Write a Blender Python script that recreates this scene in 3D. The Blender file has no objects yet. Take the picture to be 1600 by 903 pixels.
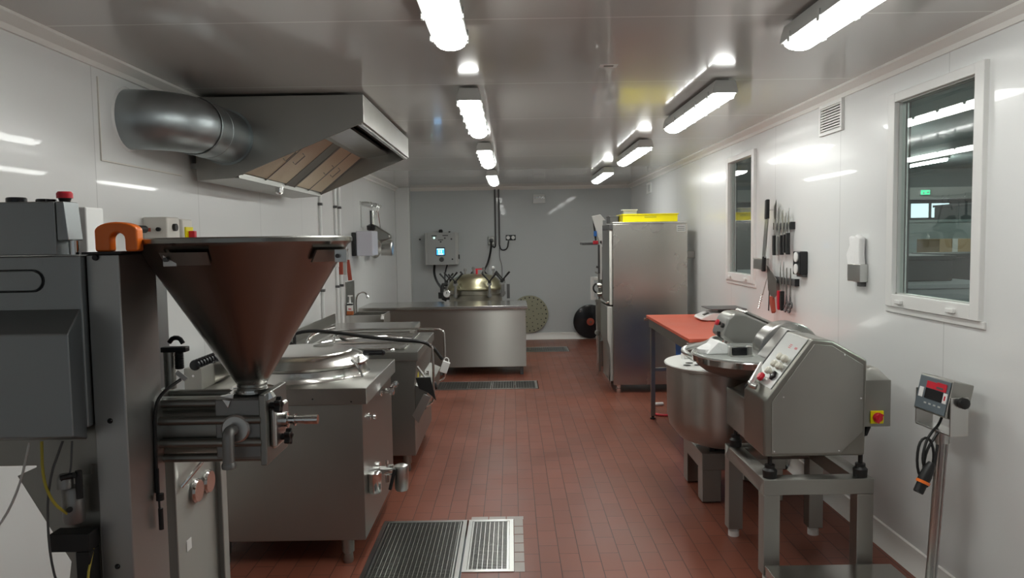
import bpy, bmesh, math, random
from mathutils import Vector, Matrix
random.seed(7)
S = bpy.context.scene
COL = S.collection
PI = math.pi

# ---------------------------------------------------------------- camera
cam = bpy.data.cameras.new('camera'); camo = bpy.data.objects.new('camera', cam); COL.objects.link(camo)
P_, R_ = math.radians(3.76), math.radians(0.9)
fw = Vector((0, math.cos(P_), -math.sin(P_))); up = Vector((0, math.sin(P_), math.cos(P_))); rt = Vector((1, 0, 0))
r2 = math.cos(R_)*rt - math.sin(R_)*up; u2 = math.cos(R_)*up + math.sin(R_)*rt
camo.matrix_world = Matrix(((r2.x, u2.x, -fw.x, 0), (r2.y, u2.y, -fw.y, 0), (r2.z, u2.z, -fw.z, 1.58), (0, 0, 0, 1)))
cam.sensor_width = 36; cam.lens = 36*1180/1600; cam.clip_start = .02; cam.clip_end = 60
S.camera = camo
# ---------------------------------------------------------------- world and exposure
LAMP = 19.5
w = bpy.data.worlds.new('world'); S.world = w; w.use_nodes = True
w.node_tree.nodes['Background'].inputs[0].default_value = (.55, .6, .62, 1)
w.node_tree.nodes['Background'].inputs[1].default_value = .30
S.view_settings.view_transform = 'Standard'; S.view_settings.look = 'None'
S.view_settings.gamma = 1; S.view_settings.exposure = 0.27; S.view_settings.use_curve_mapping = False
S.cycles.max_bounces = 10; S.cycles.diffuse_bounces = 5; S.cycles.glossy_bounces = 5

# ---------------------------------------------------------------- materials
def mat(name, col=(.5, .5, .5), rough=.5, metal=0, emis=0, ecol=None, coat=0, spec=.5, alpha=1, trans=0, noise=None, bump=None, stretch=(1, 1, 1), aniso=0):
    m = bpy.data.materials.new(name); m.use_nodes = True
    nt = m.node_tree; b = nt.nodes['Principled BSDF']
    b.inputs['Base Color'].default_value = (*col, 1); b.inputs['Roughness'].default_value = rough
    b.inputs['Metallic'].default_value = metal; b.inputs['Coat Weight'].default_value = coat
    b.inputs['Specular IOR Level'].default_value = spec
    b.inputs['Alpha'].default_value = alpha; b.inputs['Transmission Weight'].default_value = trans
    if emis:
        b.inputs['Emission Color'].default_value = (*(ecol or col), 1); b.inputs['Emission Strength'].default_value = emis
    if aniso:
        b.inputs['Anisotropic'].default_value = aniso
        tg = nt.nodes.new('ShaderNodeTangent'); tg.direction_type = 'RADIAL'; tg.axis = 'Z'
        nt.links.new(tg.outputs[0], b.inputs['Tangent']); b.inputs['Anisotropic Rotation'].default_value = .25
    if noise or bump:
        tc = nt.nodes.new('ShaderNodeTexCoord'); mp = nt.nodes.new('ShaderNodeMapping'); mp.inputs['Scale'].default_value = stretch
        nt.links.new(tc.outputs['Object'], mp.inputs['Vector'])
    if noise:   # (scale, colour amount, roughness amount)
        n = nt.nodes.new('ShaderNodeTexNoise'); n.inputs['Scale'].default_value = noise[0]; n.inputs['Detail'].default_value = 5
        nt.links.new(mp.outputs[0], n.inputs['Vector'])
        mx = nt.nodes.new('ShaderNodeMix'); mx.data_type = 'RGBA'
        a = noise[1]
        mx.inputs['A'].default_value = (*[max(0, c*(1-a)) for c in col], 1); mx.inputs['B'].default_value = (*[min(1, c*(1+a)) for c in col], 1)
        nt.links.new(n.outputs[0], mx.inputs['Factor']); nt.links.new(mx.outputs['Result'], b.inputs['Base Color'])
        mr = nt.nodes.new('ShaderNodeMapRange'); mr.inputs['From Min'].default_value = .3; mr.inputs['From Max'].default_value = .7
        mr.inputs['To Min'].default_value = max(.03, rough-noise[2]); mr.inputs['To Max'].default_value = rough+noise[2]
        nt.links.new(n.outputs[0], mr.inputs['Value']); nt.links.new(mr.outputs[0], b.inputs['Roughness'])
    if bump:    # (scale, strength)
        n2 = nt.nodes.new('ShaderNodeTexNoise'); n2.inputs['Scale'].default_value = bump[0]; n2.inputs['Detail'].default_value = 3
        nt.links.new(mp.outputs[0], n2.inputs['Vector'])
        bp = nt.nodes.new('ShaderNodeBump'); bp.inputs['Strength'].default_value = bump[1]; bp.inputs['Distance'].default_value = .01
        nt.links.new(n2.outputs[0], bp.inputs['Height']); nt.links.new(bp.outputs[0], b.inputs['Normal'])
    return m

steel = mat('brushed_steel', (.41, .405, .375), .40, 1, noise=(3, .07, .015), aniso=.95)
steel_h = mat('worktop_steel', (.62, .61, .58), .22, 1, noise=(4, .06, .02))
steel_dk = mat('dull_steel', (.34, .34, .315), .40, 1, noise=(2.5, .07, .02))
steel_cab = mat('grey_machine_steel', (.31, .33, .335), .40, 1, noise=(2, .10, .06))
hop = mat('hopper_steel', (.28, .275, .255), .24, 1, noise=(2, .1, .04))
chrome = mat('chrome', (.78, .78, .77), .10, 1)
satin = mat('satin_aluminium', (.62, .62, .60), .28, 1)
galv = mat('galvanised_sheet', (.36, .40, .41), .42, 1, noise=(9, .2, .08), bump=(3, .08))
cast = mat('cast_grey', (.30, .30, .29), .40, .7)
wallw = mat('white_panel', (.80, .81, .80), .22, 0, coat=.15, noise=(1.2, .02, .04), bump=(2.2, .06))
trimw = mat('cream_trim', (.82, .80, .76), .35)
white = mat('white_plastic', (.82, .82, .80), .35)
cream = mat('cream_plastic', (.72, .70, .64), .4)
lavender = mat('pale_lilac_plastic', (.60, .61, .68), .3)
black = mat('black_rubber', (.012, .012, .012), .45)
blackg = mat('glossy_black', (.01, .01, .012), .18)
dark = mat('dark_cavity', (.02, .02, .02), .7)
red = mat('red_plastic', (.62, .02, .04), .3)
orange = mat('orange_plastic', (.95, .20, .02), .28, coat=.3)
yellow = mat('yellow_plastic', (.92, .80, .0), .35)
blue = mat('blue_plastic', (.02, .16, .55), .4)
board = mat('red_cutting_board', (.60, .11, .06), .5, noise=(3, .08, .05))
redh = mat('brown_red_handle', (.38, .07, .04), .4)
brass = mat('bronze_alloy', (.48, .45, .30), .33, 1, noise=(6, .15, .08))
greyp = mat('light_grey_enamel', (.50, .51, .49), .35)
gdark = mat('dark_grey_plastic', (.09, .09, .09), .4)
gskin = mat('slate_blue_keypad', (.12, .15, .17), .4)
tissue = mat('white_tissue', (.88, .88, .87), .8, bump=(40, .3))
pale = mat('translucent_white_plastic', (.74, .75, .72), .35)
olive = mat('olive_disc', (.36, .36, .26), .45, .4)
card = mat('cardboard', (.48, .34, .2), .8)
wrap = mat('stretch_wrap', (.48, .56, .54), .25, bump=(6, .5), stretch=(1, 1, 5))
dkbox = mat('dark_grey_crate', (.06, .07, .07), .5)
crate = mat('grey_crate', (.40, .43, .44), .5)
amber = mat('amber_liquid', (.42, .12, .03), .3)
yel_d = mat('yellow_hose', (.55, .45, .05), .4)
lampm = mat('lit_diffuser', (.95, .97, 1), .4, emis=LAMP, ecol=(.98, 1, .96))
screen = mat('lit_screen', (.02, .2, .6), .2, emis=1.6, ecol=(.04, .38, .85))
screenw = mat('lit_screen_text', (.6, .85, 1), .2, emis=2.2, ecol=(.5, .8, 1))
greenled = mat('green_led', (.4, .9, .8), .2, emis=2.0, ecol=(.5, 1, .85))
exitm = mat('exit_green', (.05, .6, .3), .3, emis=1.2, ecol=(.1, .8, .4))
skyw = mat('daylit_pane', (.6, .75, .8), .3, emis=1.3, ecol=(.65, .8, .85))

def filter_mat():
    m = mat('mesh_filter', (.80, .70, .54), .28, 1); nt = m.node_tree; b = nt.nodes['Principled BSDF']
    tc = nt.nodes.new('ShaderNodeTexCoord'); wv = nt.nodes.new('ShaderNodeTexWave'); wv.bands_direction = 'Y'; wv.inputs['Scale'].default_value = 22
    nt.links.new(tc.outputs['Object'], wv.inputs['Vector'])
    bp = nt.nodes.new('ShaderNodeBump'); bp.inputs['Strength'].default_value = .9; bp.inputs['Distance'].default_value = .012
    nt.links.new(wv.outputs[1], bp.inputs['Height']); nt.links.new(bp.outputs[0], b.inputs['Normal'])
    return m
filt = filter_mat()

def floor_mat():
    m = mat('red_quarry_tile', (.22, .07, .05), .4); nt = m.node_tree; b = nt.nodes['Principled BSDF']
    tc = nt.nodes.new('ShaderNodeTexCoord'); mp = nt.nodes.new('ShaderNodeMapping')
    mp.inputs['Rotation'].default_value = (0, 0, PI/2); mp.inputs['Location'].default_value = (0.0, -.016, 0)
    nt.links.new(tc.outputs['Object'], mp.inputs['Vector'])
    br = nt.nodes.new('ShaderNodeTexBrick'); br.offset = .5; br.inputs['Scale'].default_value = 1
    br.inputs['Brick Width'].default_value = .2; br.inputs['Row Height'].default_value = .1
    br.inputs['Mortar Size'].default_value = .0020; br.inputs['Mortar Smooth'].default_value = .3; br.inputs['Bias'].default_value = 0
    br.inputs['Color1'].default_value = (.210, .065, .038, 1); br.inputs['Color2'].default_value = (.240, .078, .048, 1)
    br.inputs['Mortar'].default_value = (.045, .02, .016, 1)
    nt.links.new(mp.outputs[0], br.inputs['Vector'])
    n = nt.nodes.new('ShaderNodeTexNoise'); n.inputs['Scale'].default_value = 1.6; n.inputs['Detail'].default_value = 6
    nt.links.new(tc.outputs['Object'], n.inputs['Vector'])
    mx = nt.nodes.new('ShaderNodeMix'); mx.data_type = 'RGBA'; mx.blend_type = 'MULTIPLY'; mx.inputs['Factor'].default_value = .5
    mr = nt.nodes.new('ShaderNodeMapRange'); mr.inputs['From Min'].default_value = .3; mr.inputs['From Max'].default_value = .7
    mr.inputs['To Min'].default_value = .7; mr.inputs['To Max'].default_value = 1.25
    nt.links.new(n.outputs[0], mr.inputs['Value']); nt.links.new(br.outputs['Color'], mx.inputs['A']); nt.links.new(mr.outputs[0], mx.inputs['B'])
    nt.links.new(mx.outputs['Result'], b.inputs['Base Color'])
    m2 = nt.nodes.new('ShaderNodeMapRange'); m2.inputs['From Min'].default_value = .3; m2.inputs['From Max'].default_value = .7
    m2.inputs['To Min'].default_value = .30; m2.inputs['To Max'].default_value = .46
    nt.links.new(n.outputs[0], m2.inputs['Value']); nt.links.new(m2.outputs[0], b.inputs['Roughness'])
    bp = nt.nodes.new('ShaderNodeBump'); bp.inputs['Strength'].default_value = .5; bp.inputs['Distance'].default_value = .002; bp.invert = True
    nt.links.new(br.outputs['Fac'], bp.inputs['Height']); nt.links.new(bp.outputs[0], b.inputs['Normal'])
    return m
floorm = floor_mat()

def seam_mat(name, col, rough, start, pitch, seamcol, width=.006):
    """white panel with joints across y every <pitch> m"""
    m = mat(name, col, rough, coat=.25); nt = m.node_tree; b = nt.nodes['Principled BSDF']
    tc = nt.nodes.new('ShaderNodeTexCoord'); sp = nt.nodes.new('ShaderNodeSeparateXYZ'); nt.links.new(tc.outputs['Object'], sp.inputs[0])
    def mth(op, a, v):
        q = nt.nodes.new('ShaderNodeMath'); q.operation = op; nt.links.new(a, q.inputs[0]); q.inputs[1].default_value = v; return q.outputs[0]
    t = mth('SUBTRACT', sp.outputs[1], start-pitch*40); t = mth('MODULO', t, pitch); t = mth('LESS_THAN', t, width)
    mx = nt.nodes.new('ShaderNodeMix'); mx.data_type = 'RGBA'; mx.inputs['A'].default_value = (*col, 1); mx.inputs['B'].default_value = (*seamcol, 1)
    nt.links.new(t, mx.inputs['Factor']); nt.links.new(mx.outputs['Result'], b.inputs['Base Color'])
    n2 = nt.nodes.new('ShaderNodeTexNoise'); n2.inputs['Scale'].default_value = 1.3; n2.inputs['Detail'].default_value = 2
    nt.links.new(tc.outputs['Object'], n2.inputs['Vector'])
    bp = nt.nodes.new('ShaderNodeBump'); bp.inputs['Strength'].default_value = .12; bp.inputs['Distance'].default_value = .01
    nt.links.new(n2.outputs[0], bp.inputs['Height']); nt.links.new(bp.outputs[0], b.inputs['Normal'])
    return m
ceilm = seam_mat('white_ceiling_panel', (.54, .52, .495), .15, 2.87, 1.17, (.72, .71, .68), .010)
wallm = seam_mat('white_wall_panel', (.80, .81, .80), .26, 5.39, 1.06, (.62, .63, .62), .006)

def glass_mat():
    m = bpy.data.materials.new('window_glass'); m.use_nodes = True; nt = m.node_tree; nt.nodes.clear()
    o = nt.nodes.new('ShaderNodeOutputMaterial'); mx = nt.nodes.new('ShaderNodeMixShader')
    t = nt.nodes.new('ShaderNodeBsdfTransparent'); t.inputs[0].default_value = (.86, .9, .88, 1)
    g = nt.nodes.new('ShaderNodeBsdfGlossy'); g.inputs['Roughness'].default_value = .015; g.inputs[0].default_value = (1, 1, 1, 1)
    f = nt.nodes.new('ShaderNodeFresnel'); f.inputs[0].default_value = 2.1
    ge = nt.nodes.new('ShaderNodeNewGeometry'); iv = nt.nodes.new('ShaderNodeMath'); iv.operation = 'SUBTRACT'; iv.inputs[0].default_value = 1; nt.links.new(ge.outputs['Backfacing'], iv.inputs[1])
    ml = nt.nodes.new('ShaderNodeMath'); ml.operation = 'MULTIPLY'; nt.links.new(f.outputs[0], ml.inputs[0]); nt.links.new(iv.outputs[0], ml.inputs[1]); nt.links.new(ml.outputs[0], mx.inputs[0]); nt.links.new(t.outputs[0], mx.inputs[1]); nt.links.new(g.outputs[0], mx.inputs[2])
    nt.links.new(mx.outputs[0], o.inputs[0]); return m
glass = glass_mat()

# ---------------------------------------------------------------- mesh helpers
class MB:
    def __init__(s): s.bm = bmesh.new()
    def box(s, x0, x1, y0, y1, z0, z1, rot=None, piv=None):
        vs = [s.bm.verts.new((x, y, z)) for x in (x0, x1) for y in (y0, y1) for z in (z0, z1)]
        for f in ((0, 1, 3, 2), (4, 6, 7, 5), (0, 4, 5, 1), (2, 3, 7, 6), (0, 2, 6, 4), (1, 5, 7, 3)):
            s.bm.faces.new([vs[i] for i in f])
        if rot:
            piv = Vector(piv) if piv else Vector(((x0+x1)/2, (y0+y1)/2, (z0+z1)/2))
            M = Matrix.Rotation(rot[1], 3, rot[0])
            for v in vs: v.co = piv + M @ (v.co-piv)
        return s
    def prism(s, poly, axis, a, b):
        """poly: 2D points in the plane of the two other axes (x: yz, y: xz, z: xy)"""
        def c(p, t): return {'x': (t, p[0], p[1]), 'y': (p[0], t, p[1]), 'z': (p[0], p[1], t)}[axis]
        A = [s.bm.verts.new(c(p, a)) for p in poly]; B = [s.bm.verts.new(c(p, b)) for p in poly]; n = len(poly)
        s.bm.faces.new(A); s.bm.faces.new(B[::-1])
        for i in range(n): s.bm.faces.new((A[i], B[i], B[(i+1) % n], A[(i+1) % n]))
        return s
    def ring(s, c, n, r, seg, ref=None):
        n = Vector(n).normalized(); a = Vector(ref) if ref else (Vector((0, 0, 1)) if abs(n.z) < .9 else Vector((1, 0, 0)))
        u = n.cross(a).normalized(); v = n.cross(u)
        return [s.bm.verts.new(Vector(c)+u*r*math.cos(2*PI*i/seg)+v*r*math.sin(2*PI*i/seg)) for i in range(seg)], u
    def lathe(s, c, axis, prof, seg=32, capa=True, capb=True):
        """prof: (distance along the axis, radius)"""
        ax = Vector(axis).normalized(); rs = []
        for t, r in prof: rs.append(s.ring(Vector(c)+ax*t, ax, max(r, .0004), seg)[0])
        for A, B in zip(rs, rs[1:]):
            for i in range(seg): s.bm.faces.new((A[i], A[(i+1) % seg], B[(i+1) % seg], B[i]))
        if capa: s.bm.faces.new(rs[0][::-1])
        if capb: s.bm.faces.new(rs[-1])
        return s
    def cyl(s, p0, p1, r0, r1=None, seg=20):
        p0, p1 = Vector(p0), Vector(p1)
        return s.lathe(p0, p1-p0, [(0, r0), ((p1-p0).length, r0 if r1 is None else r1)], seg)
    def tube(s, pts, r, seg=8, smooth=0):
        pts = [Vector(p) for p in pts]
        for _ in range(smooth):
            q = [pts[0]]
            for a, b in zip(pts, pts[1:]): q += [a*.75+b*.25, a*.25+b*.75]
            pts = q+[pts[-1]]
        prev = None; u = None
        for i, p in enumerate(pts):
            d = (pts[min(i+1, len(pts)-1)]-pts[max(i-1, 0)]).normalized()
            if u is None:
                a = Vector((0, 0, 1)) if abs(d.z) < .9 else Vector((1, 0, 0)); u = d.cross(a).normalized()
            else: u = (u-d*u.dot(d)).normalized()
            v = d.cross(u)
            R = [s.bm.verts.new(p+u*r*math.cos(2*PI*k/seg)+v*r*math.sin(2*PI*k/seg)) for k in range(seg)]
            if prev:
                for k in range(seg): s.bm.faces.new((prev[k], prev[(k+1) % seg], R[(k+1) % seg], R[k]))
            else: s.bm.faces.new(R[::-1])
            prev = R
        s.bm.faces.new(prev); return s

def wloc(o):
    v = Vector((0, 0, 0))
    while o: v += o.location; o = o.parent
    return v
def tag(o, label=None, cat=None, group=None, kind=None):
    if label: o['label'] = label
    if cat: o['category'] = cat
    if group: o['group'] = group
    if kind: o['kind'] = kind
    return o
def obj(name, mb, m, parent=None, bev=0, label=None, cat=None, group=None, kind=None, loc=None, sharp=35):
    bm = mb.bm; bmesh.ops.recalc_face_normals(bm, faces=bm.faces)
    me = bpy.data.meshes.new(name)
    if parent: org = wloc(parent)
    elif loc: org = Vector(loc)
    else:
        xs = [v.co.x for v in bm.verts]; ys = [v.co.y for v in bm.verts]; zs = [v.co.z for v in bm.verts]
        org = Vector(((min(xs)+max(xs))/2, (min(ys)+max(ys))/2, min(zs)))
    if kind == 'structure': org = Vector((0, 0, 0))
    bmesh.ops.translate(bm, verts=bm.verts, vec=-org)
    for f in bm.faces: f.smooth = True
    bm.to_mesh(me); bm.free(); me.set_sharp_from_angle(angle=math.radians(sharp)); me.materials.append(m)
    o = bpy.data.objects.new(name, me); COL.objects.link(o)
    if parent: o.parent = parent
    else: o.location = org
    if bev:
        b = o.modifiers.new('bevel', 'BEVEL'); b.width = bev; b.segments = 2; b.limit_method = 'ANGLE'; b.angle_limit = math.radians(40)
        o.modifiers.new('wn', 'WEIGHTED_NORMAL')
    return tag(o, label, cat, group, kind)
def thing(name, loc, label, cat, group=None):
    o = bpy.data.objects.new(name, None); COL.objects.link(o); o.location = loc; o.empty_display_size = .1
    return tag(o, label, cat, group)
def dup(root, loc, label=None):
    r = root.copy(); COL.objects.link(r); r.location = loc
    if label: r['label'] = label
    for ch in list(root.children):
        c = ch.copy(); COL.objects.link(c); c.parent = r
        for g in list(ch.children):
            d = g.copy(); COL.objects.link(d); d.parent = c
    return r
def struct(name, mb, m, parent=None, bev=0): return obj(name, mb, m, parent, bev, kind=None if parent else 'structure')
def arc(c, r, a0, a1, n, plane='xz', fixed=0):
    out = []
    for i in range(n+1):
        a = math.radians(a0+(a1-a0)*i/n); p, q = c[0]+r*math.cos(a), c[1]+r*math.sin(a)
        out.append({'xz': (p, fixed, q), 'yz': (fixed, p, q), 'xy': (p, q, fixed)}[plane])
    return out

XL, XR, YB, YN, H = -1.78, 1.88, 11.85, -1.6, 2.40
# ================================================================ ROOM
# openings in the floor for the two near drains and two far ones
DR = [(-.76, -.01, 3.10, 4.19), (-1.10, .27, 7.90, 8.36), (-.30, .80, 10.50, 10.98)]
fb = MB()
ys = [YN] + sorted([v for d in DR for v in d[2:]]) + [YB]
for a, b_ in zip(ys, ys[1:]):
    d = [q for q in DR if q[2] <= a+.001 and q[3] >= b_-.001]
    if d:
        fb.box(XL-.1, d[0][0], a, b_, -.1, 0); fb.box(d[0][1], XR+.1, a, b_, -.1, 0)
    else: fb.box(XL-.1, XR+.1, a, b_, -.1, 0)
bmesh.ops.remove_doubles(fb.bm, verts=fb.bm.verts, dist=.0001)
struct('floor', fb, floorm)
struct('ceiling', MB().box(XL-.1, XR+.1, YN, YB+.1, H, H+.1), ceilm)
struct('wall_left', MB().box(XL-.1, XL, YN, YB+.1, 0, H), wallm)
struct('wall_back', MB().box(XL-.1, XR+.1, YB, YB+.1, 0, H), mat('back_wall_panel', (.56, .59, .59), .3, coat=.2, bump=(2, .05)))  # panel like the side walls, darkened in colour for the weaker light here
W1 = (3.06, 3.69, 1.285, 2.21); W2 = (5.87, 6.50, 1.27, 2.20)
wr = MB(); wr.box(XR, XR+.05, YN, W1[0], 0, H).box(XR, XR+.05, W1[1], W2[0], 0, H).box(XR, XR+.05, W2[1], YB+.1, 0, H)
for W in (W1, W2): wr.box(XR, XR+.05, W[0], W[1], 0, W[2]).box(XR, XR+.05, W[0], W[1], W[3], H)
bmesh.ops.remove_doubles(wr.bm, verts=wr.bm.verts, dist=.0001)
struct('wall_right', wr, wallm)
struct('trim_1', MB().prism([(XL, YB), (XL, YB-.18), (XL+.22, YB-.18), (XL+.22, YB)], 'z', 0, H), wallw, bev=.01)
# cornices: coved strips
def cove(name, poly, axis, a, b): struct(name, MB().prism(poly, axis, a, b), trimw)
cove('trim_2', [(XL, H-.055), (XL+.012, H-.055), (XL+.02, H-.035), (XL+.06, H-.012), (XL+.06, H), (XL, H)], 'y', YN, YB)
cove('trim_3', [(XR, H-.055), (XR-.012, H-.055), (XR-.02, H-.035), (XR-.06, H-.012), (XR-.06, H), (XR, H)], 'y', YN, YB)
cove('trim_4', [(YB, H-.05), (YB-.008, H-.05), (YB-.05, H-.008), (YB-.05, H), (YB, H)], 'x', XL, XR)
# baseboards: coved white skirting
pr = [(0, 0), (.045, 0), (.022, .025), (.012, .075), (.010, .10), (0, .105)]
struct('baseboard_right', MB().prism([(XR-x, z) for x, z in pr], 'y', YN, YB), trimw)
struct('baseboard_left', MB().prism([(XL+x, z) for x, z in pr], 'y', YN, YB-.18), trimw)
struct('baseboard_back', MB().prism([(YB-x, z) for x, z in pr], 'x', XL+.22, XR), trimw)

# windows
def window(name, W, near):
    y0, y1, z0, z1 = W
    t = bpy.data.objects.new(name, None); COL.objects.link(t); t.location = (XR, (y0+y1)/2, z0); t['kind'] = 'structure'
    f = MB(); o = .062
    for a in ((y0-o, y0, z0-o, z1+o*.7), (y1, y1+o, z0-o, z1+o*.7), (y0, y1, z1, z1+o*.7), (y0, y1, z0-o, z0)):
        f.box(XR-.022, XR+.045, *a)
    obj('window_frame', f, white, t, .003)
    f = MB(); i = .010
    for a in ((y0, y0+i*.4, z0, z1), (y1-i, y1, z0, z1), (y0, y1, z1-i*.4, z1), (y0, y1, z0, z0+i*.5)): f.box(XR+.0, XR+.03, *a)
    obj('gasket', f, greyp, t)
    obj('pane', MB().box(XR+.012, XR+.016, y0, y1, z0, z1), glass, t)
    obj('window_sill', MB().prism([(XR, z0-o), (XR-.012, z0-o-.0), (XR-.010, z0-o-.03), (XR, z0-o-.035)], 'y', y0-o-.02, y1+o+.02), white, t, .003)
    for yy in (y0+.12, y1-.08):
        obj('drain_cap', MB().box(XR-.036, XR-.022, yy-.03, yy+.03, z0-.045, z0-.025), white, t, .004)
    obj('outer_casing', MB().box(XR+.05, XR+.06, y0-.06, y0, z0-.06, z1+.06).box(XR+.05, XR+.06, y1, y1+.06, z0-.06, z1+.06)
        .box(XR+.05, XR+.06, y0, y1, z1, z1+.06).box(XR+.05, XR+.06, y0, y1, z0-.06, z0), gdark, t)
window('window_1', W1, 1); window('window_2', W2, 0)

hallfill = mat('hall_fill_glow', (.9, 1, .95), .4, emis=110)  # glow for the unseen fill lights added in the hall
# the dim hall on the other side of the windows
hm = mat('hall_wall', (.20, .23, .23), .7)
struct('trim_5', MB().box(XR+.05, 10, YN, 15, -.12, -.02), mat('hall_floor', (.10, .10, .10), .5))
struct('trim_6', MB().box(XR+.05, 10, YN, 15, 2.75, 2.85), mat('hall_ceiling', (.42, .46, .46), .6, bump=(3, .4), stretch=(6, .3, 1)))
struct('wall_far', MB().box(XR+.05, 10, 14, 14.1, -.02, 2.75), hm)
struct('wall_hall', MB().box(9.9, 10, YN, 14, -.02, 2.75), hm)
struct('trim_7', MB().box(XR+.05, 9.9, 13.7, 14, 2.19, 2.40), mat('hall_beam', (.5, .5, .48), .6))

# ================================================================ CEILING LAMPS
def lamp(x, y0, L, label):
    t = thing('ceiling_lamp', (x, y0, H), label, 'light', 'ceiling fluorescent fittings')
    obj('housing', MB().prism([(x-.062, H-.045), (x-.05, H-.012), (x-.05, H-.012), (x+.05, H-.012), (x+.062, H-.045), (x+.068, H-.078), (x-.068, H-.078)], 'y', y0, y0+L)
        .box(x-.02, x+.02, y0+.2, y0+.26, H-.015, H).box(x-.02, x+.02, y0+L-.26, y0+L-.2, H-.015, H), greyp, t, .004)
    d = MB(); seg = 7
    pf = [(x+.058*math.cos(PI+PI*i/seg), H-.078-.034*math.sin(PI*i/seg)) for i in range(seg+1)]
    n = 4; rings = []
    stations = [(y0+.004, .55), (y0+.012, .8), (y0+.035, 1), (y0+L-.035, 1), (y0+L-.012, .8), (y0+L-.004, .55)]
    for yy, k in stations:
        rings.append([d.bm.verts.new((x+(px-x)*(.75+.25*k), yy, H-.078+(pz-H+.078)*k)) for px, pz in pf])
    for A, B in zip(rings, rings[1:]):
        for i in range(seg): d.bm.faces.new((A[i], A[i+1], B[i+1], B[i]))
    for R in (rings[0], rings[-1]): d.bm.faces.new(R)
    for A, B in zip(rings, rings[1:]): d.bm.faces.new((A[0], B[0], B[-1], A[-1]))
    obj('diffuser', d, lampm, t)
    for k in range(5):
        yy = y0+.1+k*(L-.2)/4
        for q in (x-.070, x+.063): obj('clip', MB().box(q, q+.007, yy-.012, yy+.012, H-.092, H-.055), greyp, t)
    return t
names = ['nearest', 'second', 'third', 'farthest']
ROWL = [(-.215, 1.62), (-.215, 4.08), (-.215, 6.36), (-.215, 8.85)]
ROWR = [(1.125, 1.70), (1.125, 3.98), (1.125, 6.32), (1.125, 8.70)]
for (x, y), n in zip(ROWL, names): lamp(x, y, 1.30, f'{n} lit ceiling fitting in the left row, over the aisle')
for (x, y), n in zip(ROWR, names): lamp(x, y, 1.30, f'{n} lit ceiling fitting in the right row, beside the windows')
t = thing('ceiling_sticker', (.48, 3.67, H), 'small pale sticker with dark print on the ceiling', 'sticker')
obj('label', MB().box(.435, .52, 3.64, 3.70, H-.002, H), white, t); obj('print', MB().box(.455, .50, 3.655, 3.68, H-.003, H-.002), gdark, t)

# ================================================================ DRAIN GRATES
def grate(x0, x1, y0, y1, panels, label, pitch=.022):
    t = thing('drain_grate', ((x0+x1)/2, (y0+y1)/2, -.04), label, 'drain')
    f = MB(); w_ = .022
    f.box(x0, x1, y0, y0+w_, -.04, .004).box(x0, x1, y1-w_, y1, -.04, .004).box(x0, x0+w_, y0+w_, y1-w_, -.04, .004).box(x1-w_, x1, y0+w_, y1-w_, -.04, .004)
    obj('frame', f, satin, t)
    obj('sump', MB().box(x0+w_, x1-w_, y0+w_, y1-w_, -.09, -.08), dark, t)
    for a, b_ in panels:
        g = MB()
        g.box(a, a+.008, y0+w_, y1-w_, -.03, .003).box(b_-.008, b_, y0+w_, y1-w_, -.03, .003)
        g.box(a, b_, y0+w_, y0+w_+.006, -.03, .003).box(a, b_, y1-w_-.006, y1-w_, -.03, .003)
        k = a+pitch
        while k < b_-.01: g.box(k-.0012, k+.0012, y0+w_, y1-w_, -.025, .002); k += pitch
        k = y0+w_+pitch*.7
        while k < y1-w_-.01: g.box(a, b_, k-.0014, k+.0014, -.02, .0015); k += pitch*.75
        obj('grid_panel', g, satin, t)
grate(-.74, -.272, 3.12, 4.17, [(-.712, -.30)], 'wide floor grate in front of the cooking kettle')
grate(-.262, -.012, 3.50, 4.17, [(-.238, -.036)], 'narrow floor grate right of the wide one, nearest the red tiles', .024)
grate(-1.09, .26, 7.91, 8.35, [(-1.06, -.75), (-.74, -.49), (-.48, -.24), (-.23, .01), (.02, .24)], 'long floor grate in front of the steel bench', .03)
grate(-.29, .79, 10.51, 10.97, [(-.26, .24), (.25, .76)], 'far floor grate near the perforated disc', .03)
mm = MB().box(-.76, -.01, 3.0, 3.12, -.05, -.001).box(-.262, -.01, 3.12, 3.5, -.05, -.0005).box(-.76, -.74, 3.1, 4.19, -.05, 0).box(-.74, -.01, 4.17, 4.19, -.05, 0)
struct('trim_8', mm, floorm)
gt = MB()
for k in range(6): gt.box(-.008, .040, 3.50+k*.115, 3.605+k*.115, -.01, .0012)
for k in range(3): gt.box(-.25+k*.1, -.156+k*.1, 4.174, 4.22, -.01, .0012)
struct('trim_9', gt, mat('grey_edge_tile', (.42, .38, .35), .4, noise=(9, .25, .1)))

# ================================================================ EXTRACTOR HOOD AND DUCT
y0, y1 = 4.20, 6.02; xb, xf = -1.73, -.80
t = thing('extractor_hood', (-1.26, 5.1, 1.93), 'wedge-shaped stainless extractor hood over the cookers, filters underneath', 'extractor hood')
b = MB(); T = .012
side = [(xb, 1.93), (-1.53, 1.942), (xf, 2.235), (xf, 2.385), (xb, 2.385)]
b.prism(side, 'y', y0, y0+T); b.prism(side, 'y', y1-T, y1)
b.box(xb, xb+T, y0+T, y1-T, 1.93, 2.385).box(xb+T, xf, y0+T, y1-T, 2.373, 2.385).box(xf-T, xf, y0+T, y1-T, 2.235, 2.373)
b.prism([(xb+T, 1.93), (-1.53, 1.942), (-1.53, 1.954), (xb+T, 1.942)], 'y', y0+T, y1-T)
obj('canopy', b, mat('hood_steel', (.36, .355, .33), .36, 1, noise=(2, .1, .06)), t, .002)
def pln(mb, a, b, ya, yc, th=.018):      # a slab between two (x, z) points
    return mb.prism([a, b, (b[0]-th*.6, b[1]+th), (a[0]-th*.6, a[1]+th)], 'y', ya, yc)
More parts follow.
